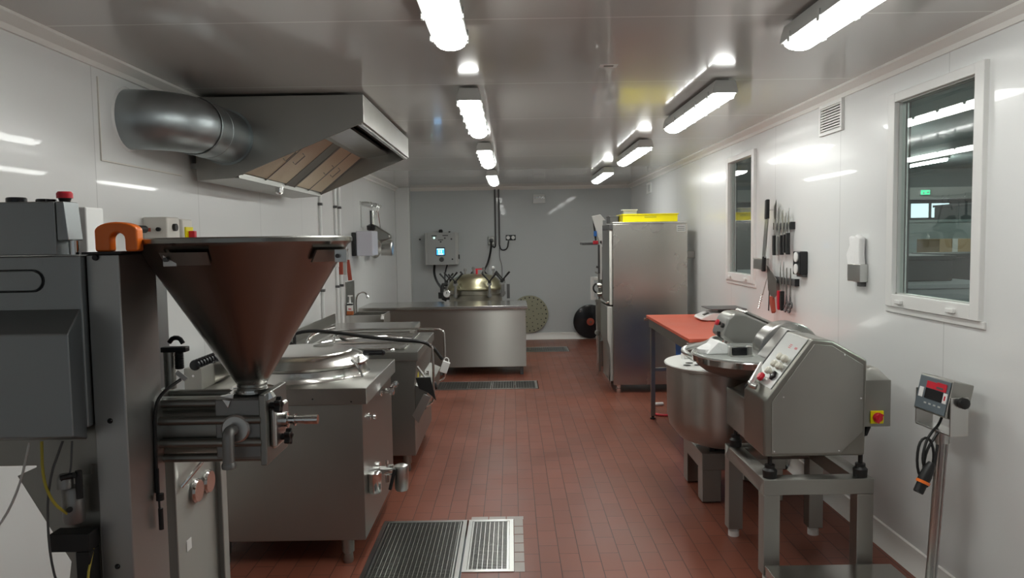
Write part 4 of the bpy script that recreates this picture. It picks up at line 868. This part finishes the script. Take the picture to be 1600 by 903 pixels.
# ================================================================ CUTTER STAND
t = thing('machine_stand', (1.36, 3.63, 0), 'square stainless stand under the bowl cutter', 'stand')
sx0, sx1, sy0, sy1, sz = 1.115, 1.61, 3.32, 3.94, .485
m = MB(); w_ = .075
m.box(sx0, sx1, sy0, sy0+w_, sz-.07, sz).box(sx0, sx1, sy1-w_, sy1, sz-.07, sz).box(sx0, sx0+w_, sy0+w_, sy1-w_, sz-.07, sz).box(sx1-w_, sx1, sy0+w_, sy1-w_, sz-.07, sz)
bmesh.ops.remove_doubles(m.bm, verts=m.bm.verts, dist=.0001)
obj('top_frame', m, steel, t, .003)
for x, y in ((sx0, sy0), (sx1-w_, sy0), (sx0, sy1-w_), (sx1-w_, sy1-w_)):
    l = obj('leg', MB().box(x+.0005, x+w_-.0005, y+.0005, y+w_-.0005, .045, sz-.07), steel, t, .003)
    obj('foot', MB().lathe((x+w_/2, y+w_/2, 0), (0, 0, 1), [(0, .028), (.03, .028), (.032, .022), (.046, .022)], 20), white, l, label='white plastic foot')
t = thing('bowl_cutter', (1.34, 3.6, .485), 'stainless bowl cutter with white and red buttons on its sloping panel', 'bowl cutter')
for x, y in ((1.155, 3.36), (1.565, 3.36), (1.155, 3.88), (1.565, 3.88)):
    obj('foot', MB().lathe((x, y, .485), (0, 0, 1), [(0, .030), (.035, .032), (.045, .022), (.06, .022), (.062, .01), (.105, .01)], 20), black, t)
np_ = [(1.115, .588), (1.57, .588), (1.575, 1.02), (1.42, 1.108), (1.325, 1.120), (1.13, .86), (1.115, .84)]
hs = obj('motor_housing', MB().prism(np_, 'y', 3.325, 3.62), mat('cutter_steel', (.30, .295, .265), .36, .9, noise=(3, .06, .02)), t, .012)
lo = obj('lower_housing', MB().prism([(1.125, .588), (1.57, .588), (1.57, .86), (1.33, .86), (1.20, .80), (1.16, .78), (1.125, .79)], 'y', 3.62, 3.95), steel, t, .008)
obj('access_panel', MB().prism([(1.15, .605), (1.46, .605), (1.555, .70), (1.555, 1.0), (1.415, 1.088), (1.335, 1.095), (1.15, .84)], 'y', 3.320, 3.3255), steel, hs, .002)
for x, z in ((1.16, .615), (1.45, .615), (1.545, .85), (1.47, 1.045), (1.20, .86)): obj('screw', MB().lathe((x, 3.32, z), (0, -1, 0), [(0, .005), (.002, .004)], 10), chrome, hs)
# sloping control panel
A = Vector((1.13, 0, .86)); B = Vector((1.325, 0, 1.12)); dv = (B-A).normalized(); nv = Vector((-dv.z, 0, dv.x))
def onp(u, y, h=0): p = A+(B-A)*u+nv*h; return (p.x, y, p.z)
m = MB(); vs = [m.bm.verts.new(onp(u, y, h)) for h in (.001, .004) for u, y in ((.12, 3.345), (.97, 3.345), (.97, 3.60), (.12, 3.60))]
for f in ((0, 1, 2, 3), (4, 5, 6, 7), (0, 1, 5, 4), (1, 2, 6, 5), (2, 3, 7, 6), (3, 0, 4, 7)): m.bm.faces.new([vs[i] for i in f])
cp = obj('control_panel', m, mat('panel_plate', (.55, .56, .54), .35, .6), hs)
for u, y in ((.58, 3.445), (.58, 3.385), (.455, 3.45), (.455, 3.388), (.33, 3.46)):
    obj('push_button', MB().lathe(onp(u, y, .004), nv, [(0, .010), (.008, .011), (.010, .017), (.024, .017), (.029, .011)], 20), mat('ivory', (.72, .70, .60), .4) if 'ivory' not in bpy.data.materials else bpy.data.materials['ivory'], cp, label='ivory push button')
rs_ = obj('stop_button', MB().lathe(onp(.20, 3.47, .004), nv, [(0, .014), (.014, .014)], 16), chrome, cp)
obj('stop_cap', MB().lathe(onp(.20, 3.47, .018), nv, [(0, .020), (.012, .021), (.02, .014)], 24), red, rs_, label='red mushroom cap')
obj('rocker_switch', MB().lathe(onp(.30, 3.40, .004), nv, [(0, .022), (.012, .022), (.014, .014)], 4), blackg, cp)
rotm = Matrix((( 0, dv.x, nv.x, 0), (-1, 0, 0, 0), (0, dv.z, nv.z, 0), (0, 0, 0, 1)))
m = MB()
for k in range(3): 
    vs = [m.bm.verts.new(onp(u, y, .0046)) for u, y in ((.76+k*.025, 3.475), (.77+k*.025, 3.475), (.77+k*.025, 3.445), (.76+k*.025, 3.445))]; m.bm.faces.new(vs)
    vs = [m.bm.verts.new(onp(u, y, .0046)) for u, y in ((.77+k*.012, 3.405), (.778+k*.012, 3.405), (.778+k*.012, 3.375), (.77+k*.012, 3.375))]; m.bm.faces.new(vs)
obj('panel_print', m, red, cp, label='red printed marks')
# bowl, lid, knife cover
cbx, cby = 1.30, 3.97
obj('cutter_bowl', MB().lathe((cbx, cby, .838), (0, 0, 1), [(0, .10), (.006, .20), (.03, .275), (.06, .315), (.085, .33)], 56), mat('bowl_outside', (.20, .195, .18), .45, 1), t)
obj('bowl_rim', MB().lathe((cbx, cby, .920), (0, 0, 1), [(0, .332), (.002, .340), (.032, .342), (.036, .336)], 56, False, False), chrome, t)
lidm = mat('clear_lid', (.62, .65, .62), .12, 0, alpha=.45)
ld = obj('bowl_lid', MB().lathe((cbx, cby, .956), (0, 0, 1), [(0, .335), (.006, .337), (.010, .330), (.011, 0)], 56), lidm, t)
obj('lid_knob', MB().box(1.12, 1.195, 3.82, 3.86, .970, 1.012), blackg, ld, .004)
obj('knob_case', MB().box(1.105, 1.225, 3.81, 3.87, .967, .972).box(1.105, 1.117, 3.82, 3.86, .972, 1.016).box(1.20, 1.222, 3.82, 3.86, .972, 1.016), satin, ld, .002)
obj('folded_paper', MB().prism([(1.01, .967), (1.07, 1.03), (1.11, 1.02), (1.15, .975), (1.13, .967)], 'y', 3.90, 4.06), tissue, ld, .004)
obj('crumpled_cloth', MB().lathe((1.03, 3.98, .967), (0, 0, 1), [(0, .05), (.02, .055), (.035, .03), (.045, .01)], 9), tissue, ld)
obj('knife_cover', MB().lathe((1.425, 3.85, .972), (0, 1, 0), [(0, .150), (.006, .160), (.12, .160), (.126, .15)], 56), mat('knife_cover_steel', (.42, .41, .39), .26, 1), t)
obj('gap_shade_strip', MB().prism([(1.10+.02, .85), (1.328, 1.1215), (1.43, 1.105), (1.43, .9), (1.12, .83)], 'y', 3.616, 3.630), black, t)  # black strip stands in for the shaded gap between panel and arm
obj('cover_arm', MB().prism([(1.255, .972), (1.375, 1.112), (1.42, 1.103), (1.50, 1.055), (1.50, .95), (1.26, .95)], 'y', 3.625, 3.85), satin, t, .004)
m = MB()
u_ = (Vector((1.375, 0, 1.112))-Vector((1.265, 0, .972))); nn = Vector((-u_.z, 0, u_.x)).normalized()
obj('lid_lever', MB().tube([(1.21, 3.64, .955), (1.12, 3.50, .905), (1.10, 3.48, .89), (1.125, 3.46, .88)], .014, 12, 1), satin, t)
# isolator box
ib = obj('switch_box', MB().box(1.577, 1.72, 3.40, 3.52, .70, .915), steel, t, .004)
obj('box_rear', MB().prism([(3.50, .70), (3.60, .74), (3.60, .95), (3.52, .95), (3.40, .915)], 'x', 1.577, 1.715), steel, ib, .003)
obj('yellow_plate', MB().box(1.625, 1.685, 3.393, 3.40, .715, .775), yellow, ib, .003)
obj('red_knob', MB().lathe((1.655, 3.393, .745), (0, -1, 0), [(0, .022), (.006, .022), (.007, .018), (.02, .017)], 24).box(1.648, 1.662, 3.365, 3.386, .722, .768, rot=('Y', .5)), red, ib, .001)
obj('cable_gland', MB().tube([(1.645, 3.46, .70), (1.645, 3.46, .685), (1.625, 3.45, .65)], .012, 10).tube([(1.625, 3.45, .65), (1.62, 3.5, .63)], .007, 8), black, ib)

# ================================================================ PLATFORM SCALE
t = thing('platform_scale', (1.40, 2.95, 0), 'floor platform scale with column and tilted display by the right wall', 'scale')
obj('platform', MB().box(1.105, 1.665, 2.62, 3.27, .095, .115).box(1.107, 1.663, 2.622, 3.268, .07, .097), steel_h, t, .003)
m = MB().box(1.14, 1.63, 2.66, 3.22, .03, .07)
obj('subframe', m, steel_dk, t, .003)
for x, y in ((1.17, 2.70), (1.60, 2.70), (1.17, 3.18), (1.60, 3.18)): obj('foot', MB().cyl((x, y, 0), (x, y, .03), .025), black, t)
cl = MB().tube([(1.715, 3.05, .03), (1.757, 3.05, .775)], .0215, 24)
co = obj('column', cl, satin, t)
obj('column_bracket', MB().box(1.62, 1.74, 3.02, 3.08, .03, .07), steel_dk, t, .003)
obj('column_ribs', MB().tube([(1.708, 3.028, .05), (1.750, 3.028, .72)], .004, 6).tube([(1.722, 3.028, .05), (1.764, 3.028, .72)], .004, 6).lathe((1.755, 3.05, .72), (0, 0, 1), [(0, .027), (.055, .027)], 24), satin, co)
ys_ = Matrix.Rotation(math.radians(-86), 3, 'Z'); ct = Vector((1.755, 3.05, .91))
def rb(mb, x0, x1, y0, y1, z0, z1, tilt=0):
    vs0 = len(mb.bm.verts); mb.box(x0, x1, y0, y1, z0, z1); mb.bm.verts.ensure_lookup_table()
    Mt = Matrix.Rotation(tilt, 3, 'X')
    for v in list(mb.bm.verts)[vs0:]: v.co = ct + ys_ @ (Mt @ v.co)
    return mb
TL = math.radians(-12)
uk = obj('bracket', rb(rb(rb(MB(), -.112, .112, -.045, .03, -.135, -.128), -.115, -.108, -.045, .03, -.135, .02), .108, .115, -.045, .03, -.135, .02), satin, t, .002)
di = obj('display_head', rb(MB(), -.104, .104, -.045, .045, -.075, .075, TL), steel, t, .004)
obj('keypad', rb(MB(), -.098, .098, -.048, -.045, -.068, .068, TL), gskin, di, .002)
obj('display_window', rb(MB(), -.045, .065, -.050, -.048, -.020, .022, TL), blackg, di)
obj('red_banner', rb(rb(MB(), -.045, .080, -.050, -.048, .024, .052, TL), .02, .08, -.051, -.05, .05, .056, TL), red, di, label='red brand strip')
for a, b_ in ((-.085, -.058), (.070, .094)): obj('white_label', rb(MB(), a, b_, -.050, -.048, -.020, .021, TL), white, di)
obj('red_arrow', rb(MB(), .078, .086, -.051, -.050, -.008, .010, TL), red, di)
m = MB()
for k in range(4): rb(m, -.04+k*.03, -.025+k*.03, -.049, -.048, -.042, -.036, TL)
obj('key_marks', m, greyp, di)
m = MB(); rb(m, .02, .062, -.0512, -.0503, .030, .038, TL); obj('banner_print', m, gdark, di)
def kp(x, y, z): return ct+ys_ @ Vector((x, y, z))
for s in (-1, 1):
    m = MB(); c0 = kp(s*.112, 0, 0); c1 = kp(s*.140, 0, 0)
    m.lathe(c0, c1-c0, [(0, .018), (.006, .022), (.024, .022), (.028, .016)], 12); obj('clamp_knob', m, black, t)
obj('cable', MB().tube([kp(.0, 0, -.075), kp(-.01, -.01, -.12), (1.70, 3.02, .78), (1.66, 3.0, .74), (1.64, 2.99, .66), (1.67, 2.99, .60), (1.70, 3.0, .68), (1.68, 3.01, .76), (1.63, 3.0, .74), (1.62, 2.99, .62), (1.66, 2.98, .56)], .0055, 8, 2)
    .tube([(1.72, 3.02, .77), (1.66, 3.0, .70), (1.645, 2.99, .60), (1.69, 2.99, .62), (1.72, 3.02, .72)], .0055, 8, 2), black, t)
pg = obj('power_plug', MB().lathe((1.675, 2.98, .66), (-.5, -.1, -1), [(0, .012), (.02, .02), (.06, .024), (.09, .024), (.092, .020), (.13, .020), (.134, .017)], 20), black, t)
obj('orange_ring', MB().lathe((1.640, 2.973, .588), (-.5, -.1, -1), [(0, .027), (.012, .027)], 20), orange, pg, label='orange-red plug ring')

# ================================================================ RIGHT WALL ITEMS
def vent(y0, y1, z0, z1, n, lab):
    t = thing('air_vent', (XR, (y0+y1)/2, z0), lab, 'vent')
    m = MB(); b_ = .02
    m.box(XR-.018, XR, y0, y1, z0, z0+b_).box(XR-.018, XR, y0, y1, z1-b_, z1).box(XR-.018, XR, y0, y0+b_, z0+b_, z1-b_).box(XR-.018, XR, y1-b_, y1, z0+b_, z1-b_)
    obj('frame', m, white, t, .002); obj('backing', MB().box(XR-.002, XR, y0+b_, y1-b_, z0+b_, z1-b_), dark, t)
    m = MB(); p = (z1-z0-2*b_)/n
    for k in range(n): m.box(XR-.014, XR-.004, y0+b_, y1-b_, z0+b_+p*(k+.35), z0+b_+p*(k+.9))
    obj('louvres', m, white, t)
vent(4.29, 4.60, 2.165, 2.345, 9, 'white louvred air vent high on the right wall between the windows')
vent(10.13, 10.40, 2.17, 2.31, 6, 'small far air vent above the dishwasher near the back corner')
t = thing('tissue_dispenser', (1.84, 4.07, 1.32), 'steel wall holder with crumpled white tissue sticking out', 'dispenser')
obj('holder', MB().box(1.836, XR, 3.98, 4.13, 1.325, 1.42), satin, t, .004)
m = MB()
ti = [(3.985, 1.41), (4.14, 1.41), (4.16, 1.47), (4.12, 1.52), (4.13, 1.57), (4.07, 1.565), (4.04, 1.58), (3.99, 1.56), (3.995, 1.48)]
m.prism(ti, 'x', 1.838, 1.872); obj('tissue', m, tissue, t, .012)
obj('holder_foot', MB().box(1.85, XR, 4.0, 4.04, 1.30, 1.325), gdark, t)
t = thing('small_wall_box', (1.83, 5.68, 1.33), 'small open steel box on the right wall beside the far window', 'box')
obj('box', MB().box(1.83, XR, 5.52, 5.72, 1.33, 1.41), satin, t, .004); obj('rim', MB().box(1.827, XR, 5.517, 5.723, 1.405, 1.412), greyp, t)
t = thing('wall_socket', (1.84, 4.85, 1.32), 'black double socket with white outlets right of the knives', 'socket')
obj('casing', MB().box(1.828, XR, 4.79, 4.91, 1.325, 1.475), blackg, t, .006)
for z in (1.362, 1.438): obj('outlet', MB().lathe((1.828, 4.85, z), (-1, 0, 0), [(0, .032), (.006, .032), (.008, .02)], 20), white, t)
obj('bottom_lip', MB().box(1.85, XR, 4.80, 4.90, 1.31, 1.325), gdark, t)
for z, y0_, y1_, lab in ((1.62, 5.02, 5.34, 'upper magnetic knife rail on the right wall'), (1.245, 4.94, 5.40, 'lower tool rail on the right wall')):
    t = thing('knife_rail', (1.87, (y0_+y1_)/2, z), lab, 'knife rail')
    obj('bar', MB().box(1.855, XR, y0_, y1_, z, z+.045), gdark, t, .002)
    [obj('end_cap', MB().box(1.852, XR, q, q+.012, z-.002, z+.047), blackg, t) for q in (y0_-.012, y1_)]
def knife(y, z, bl, hl, bw, m_, lab, nm='kitchen_knife'):
    """blade up on the rail, handle hanging down"""
    t = thing(nm, (1.845, y, z), lab, 'knife')
    x = 1.848
    obj('blade', MB().prism([(y-bw/2, z), (y+bw/2, z), (y+bw/2, z+bl*.8), (y-bw*.3, z+bl), (y-bw/2, z+bl*.9)], 'x', x, x+.004), satin, t)
    obj('handle', MB().prism([(y-.014, z+.005), (y+.014, z+.005), (y+.016, z-hl*.5), (y+.012, z-hl), (y-.018, z-hl), (y-.012, z-hl*.5)], 'x', x-.016, x+.008), m_, t, .004)
    return t
knife(5.30, 1.575, .25, .135, .050, black, 'widest kitchen knife on the upper rail, next to the long steel')
knife(5.23, 1.57, .20, .13, .040, satin, 'kitchen knife with a steel handle on the upper rail')
knife(5.16, 1.575, .18, .13, .035, black, 'black-handled knife in the middle of the upper rail')
knife(5.10, 1.58, .15, .12, .03, black, 'black-handled knife second from the socket end of the upper rail')
knife(5.045, 1.59, .17, .14, .022, black, 'narrow black-handled knife at the socket end of the upper rail')
t = thing('sharpening_saw', (1.82, 5.40, 1.33), 'long butcher saw with black grips at both ends, hung on the wall', 'saw')
obj('blade', MB().prism([(5.355, 1.70), (5.42, 1.70), (5.475, 1.42), (5.415, 1.42)], 'x', 1.815, 1.822), satin, t)
obj('grip', MB().prism([(5.365, 1.695), (5.405, 1.695), (5.395, 1.83), (5.36, 1.835)], 'x', 1.805, 1.832), black, t, .006)
obj('grip', MB().prism([(5.42, 1.43), (5.455, 1.43), (5.47, 1.32), (5.43, 1.32)], 'x', 1.808, 1.830), black, t, .005)
obj('wall_peg', MB().cyl((1.83, 5.385, 1.76), (XR, 5.385, 1.76), .006), chrome, t)
t = thing('meat_cleaver', (1.84, 5.33, 1.1), 'broad grey cleaver with brown-red handle on the lower rail', 'cleaver')
obj('blade', MB().prism([(5.24, 1.16), (5.32, 1.13), (5.41, 1.19), (5.44, 1.37), (5.30, 1.30), (5.24, 1.27)], 'x', 1.838, 1.843), steel_dk, t)
obj('handle', MB().prism([(5.31, 1.15), (5.35, 1.15), (5.34, 1.09), (5.30, 1.03), (5.28, 1.045)], 'x', 1.826, 1.852), redh, t, .004)
for y, lab, nm, m_ in ((5.19, 'bright red-handled knife on the lower rail', 'kitchen_knife', red), (5.135, 'black-handled knife right of the red one on the lower rail', 'kitchen_knife', black)):
    t = thing(nm, (1.84, y, 1.07), lab, 'knife')
    obj('blade', MB().prism([(y-.012, 1.19), (y+.012, 1.19), (y+.010, 1.36), (y-.005, 1.40)], 'x', 1.848, 1.851), satin, t)
    obj('handle', MB().prism([(y-.014, 1.20), (y+.014, 1.20), (y+.018, 1.13), (y+.010, 1.07), (y-.014, 1.065)], 'x', 1.828, 1.854), m_, t, .004)
t = thing('wire_whisk', (1.80, 5.5, 1.03), 'thin wire whisk hanging left of the cleaver', 'whisk')
obj('shaft', MB().tube([(1.84, 5.44, 1.27), (1.82, 5.47, 1.15)], .004, 6), satin, t)
m = MB()
for k in range(7): m.lathe((1.82-.002*k, 5.475+.005*k, 1.15-.016*k), (0, 0, -1), [(0, .008), (.003, .011), (.006, .008)], 10, False, False)
obj('coil', m, chrome, t)
t = thing('skewer_rod', (1.84, 5.42, 1.03), 'straight thin metal rod hanging beside the whisk', 'rod')
obj('rod', MB().tube([(1.845, 5.39, 1.26), (1.84, 5.40, 1.04)], .005, 6), gdark, t); obj('loop', MB().tube(arc((5.39, 1.268), .010, 0, 350, 10, 'yz', 1.845), .003, 6), gdark, t)
for y, lab in ((5.07, 'steel scissors hanging on the lower rail beside the black knife'), (5.0, 'steel scissors hanging at the socket end of the lower rail')):
    t = thing('scissors', (1.84, y, 1.05), lab, 'scissors')
    obj('blades', MB().prism([(y-.012, 1.17), (y+.012, 1.17), (y+.003, 1.36), (y-.003, 1.36)], 'x', 1.845, 1.850), steel_dk, t)
    obj('finger_loops', MB().tube(arc((y-.015, 1.115), .020, 0, 340, 14, 'yz', 1.846), .006, 6).tube(arc((y+.018, 1.085), .022, 0, 340, 14, 'yz', 1.846), .006, 6).tube([(1.847, y, 1.18), (1.847, y-.01, 1.13)], .005, 6).tube([(1.847, y, 1.18), (1.847, y+.014, 1.10)], .005, 6), gdark, t)

# ================================================================ IN THE HALL (seen through the windows)
def hallbox(name, x0, x1, y0, y1, z0, z1, m_, lab, cat, lid=None):
    t = thing(name, ((x0+x1)/2, (y0+y1)/2, z0), lab, cat)
    obj('body', MB().box(x0, x1, y0, y1, z0, z1-.03), m_, t, .01)
    obj('rim', MB().box(x0-.015, x1+.015, y0-.015, y1+.015, z1-.03, z1), lid or m_, t, .005)
    return t
hallbox('pallet_crate', 2.45, 3.25, 5.0, 6.0, -.02, 1.24, crate, 'large grey pallet crate just beyond the near window', 'crate')
hallbox('pallet_crate', 2.35, 3.15, 8.6, 9.6, -.02, 1.15, crate, 'grey pallet crate beyond the far window', 'crate')
hallbox('storage_crate', 2.75, 3.10, 5.3, 5.9, 1.24, 1.42, dkbox, 'dark crate on top of the grey pallet crate, left', 'crate')
hallbox('storage_crate', 3.30, 3.9, 5.75, 6.2, .9, 1.42, dkbox, 'dark crate behind the grey pallet crate, right', 'crate')
hallbox('crate_plinth', 3.30, 3.9, 5.75, 6.2, -.02, .9, dkbox, 'dark base crate standing on the hall floor', 'crate')
t = thing('cardboard_box', (4.3, 7.2, 1.2), 'tan cardboard box standing among dark crates in the hall', 'box')
obj('carton', MB().box(4.02, 4.32, 7.1, 7.5, 1.27, 1.52), card, t, .004); obj('tape', MB().box(4.14, 4.19, 7.095, 7.105, 1.27, 1.522), trimw, t)
hallbox('box_plinth', 3.95, 4.75, 7.05, 7.6, -.02, 1.27, dkbox, 'tall dark box holding up the cardboard box', 'box')
t = thing('cardboard_box', (4.5, 7.2, 1.27), 'pale small carton right of the tan cardboard box', 'box')
obj('carton', MB().box(4.46, 4.70, 7.1, 7.4, 1.27, 1.36), mat('pale_card', (.6, .52, .38), .8), t, .004); obj('tape', MB().box(4.56, 4.60, 7.096, 7.104, 1.27, 1.362), trimw, t)
hallbox('wrapped_pallet', 4.1, 5.2, 8.2, 9.2, -.02, 1.72, wrap, 'pallet of goods in glossy grey-green stretch wrap', 'pallet')
hallbox('dark_machine', 5.75, 7.0, 9.3, 10.3, -.02, 1.95, dkbox, 'tall black machine shape at the right in the hall', 'machine')
for x in (7.37, 7.75):
    t = thing('hall_window', (x, 14, 1.95), f'{"left" if x < 7.6 else "right"} one of the two small daylit windows in the far hall wall', 'window')
    obj('frame', MB().box(x-.03, x+.35, 13.97, 14, 1.83, 2.15), gdark, t, .004); obj('lit_pane', MB().box(x, x+.32, 13.96, 13.97, 1.86, 2.12), skyw, t)
t = thing('exit_sign', (7.45, 13.7, 2.27), 'small lit green exit sign on the beam in the hall', 'sign')
obj('casing', MB().box(7.365, 7.535, 13.64, 13.70, 2.26, 2.35), white, t, .004); obj('lit_face', MB().box(7.37, 7.53, 13.63, 13.64, 2.265, 2.345), exitm, t)
obj('running_figure', MB().box(7.405, 7.425, 13.625, 13.63, 2.275, 2.31).prism([(7.46, 2.30), (7.485, 2.30), (7.485, 2.285), (7.515, 2.305), (7.485, 2.325), (7.485, 2.31), (7.46, 2.31)], 'y', 13.625, 13.63), white, t)
for hx, hy, lab in ((3.4, 2.2, 'added fill light on the hall ceiling left of the near window'), (5.0, 5.4, 'added fill light on the hall ceiling nearest the near window'), (4.2, 8.6, 'added fill light on the hall ceiling over the wrapped pallet'), (6.6, 11.5, 'added fill light on the hall ceiling near the far hall wall')):
    t = thing('hall_fill_light', (hx, hy+.6, 2.75), lab, 'light')  # unseen tube lights added to brighten the hall and its crates
    obj('housing', MB().box(hx-.05, hx+.05, hy, hy+1.2, 2.70, 2.75), greyp, t, .004)
    obj('tube', MB().cyl((hx, hy+.02, 2.68), (hx, hy+1.18, 2.68), .02, seg=8), hallfill, t)
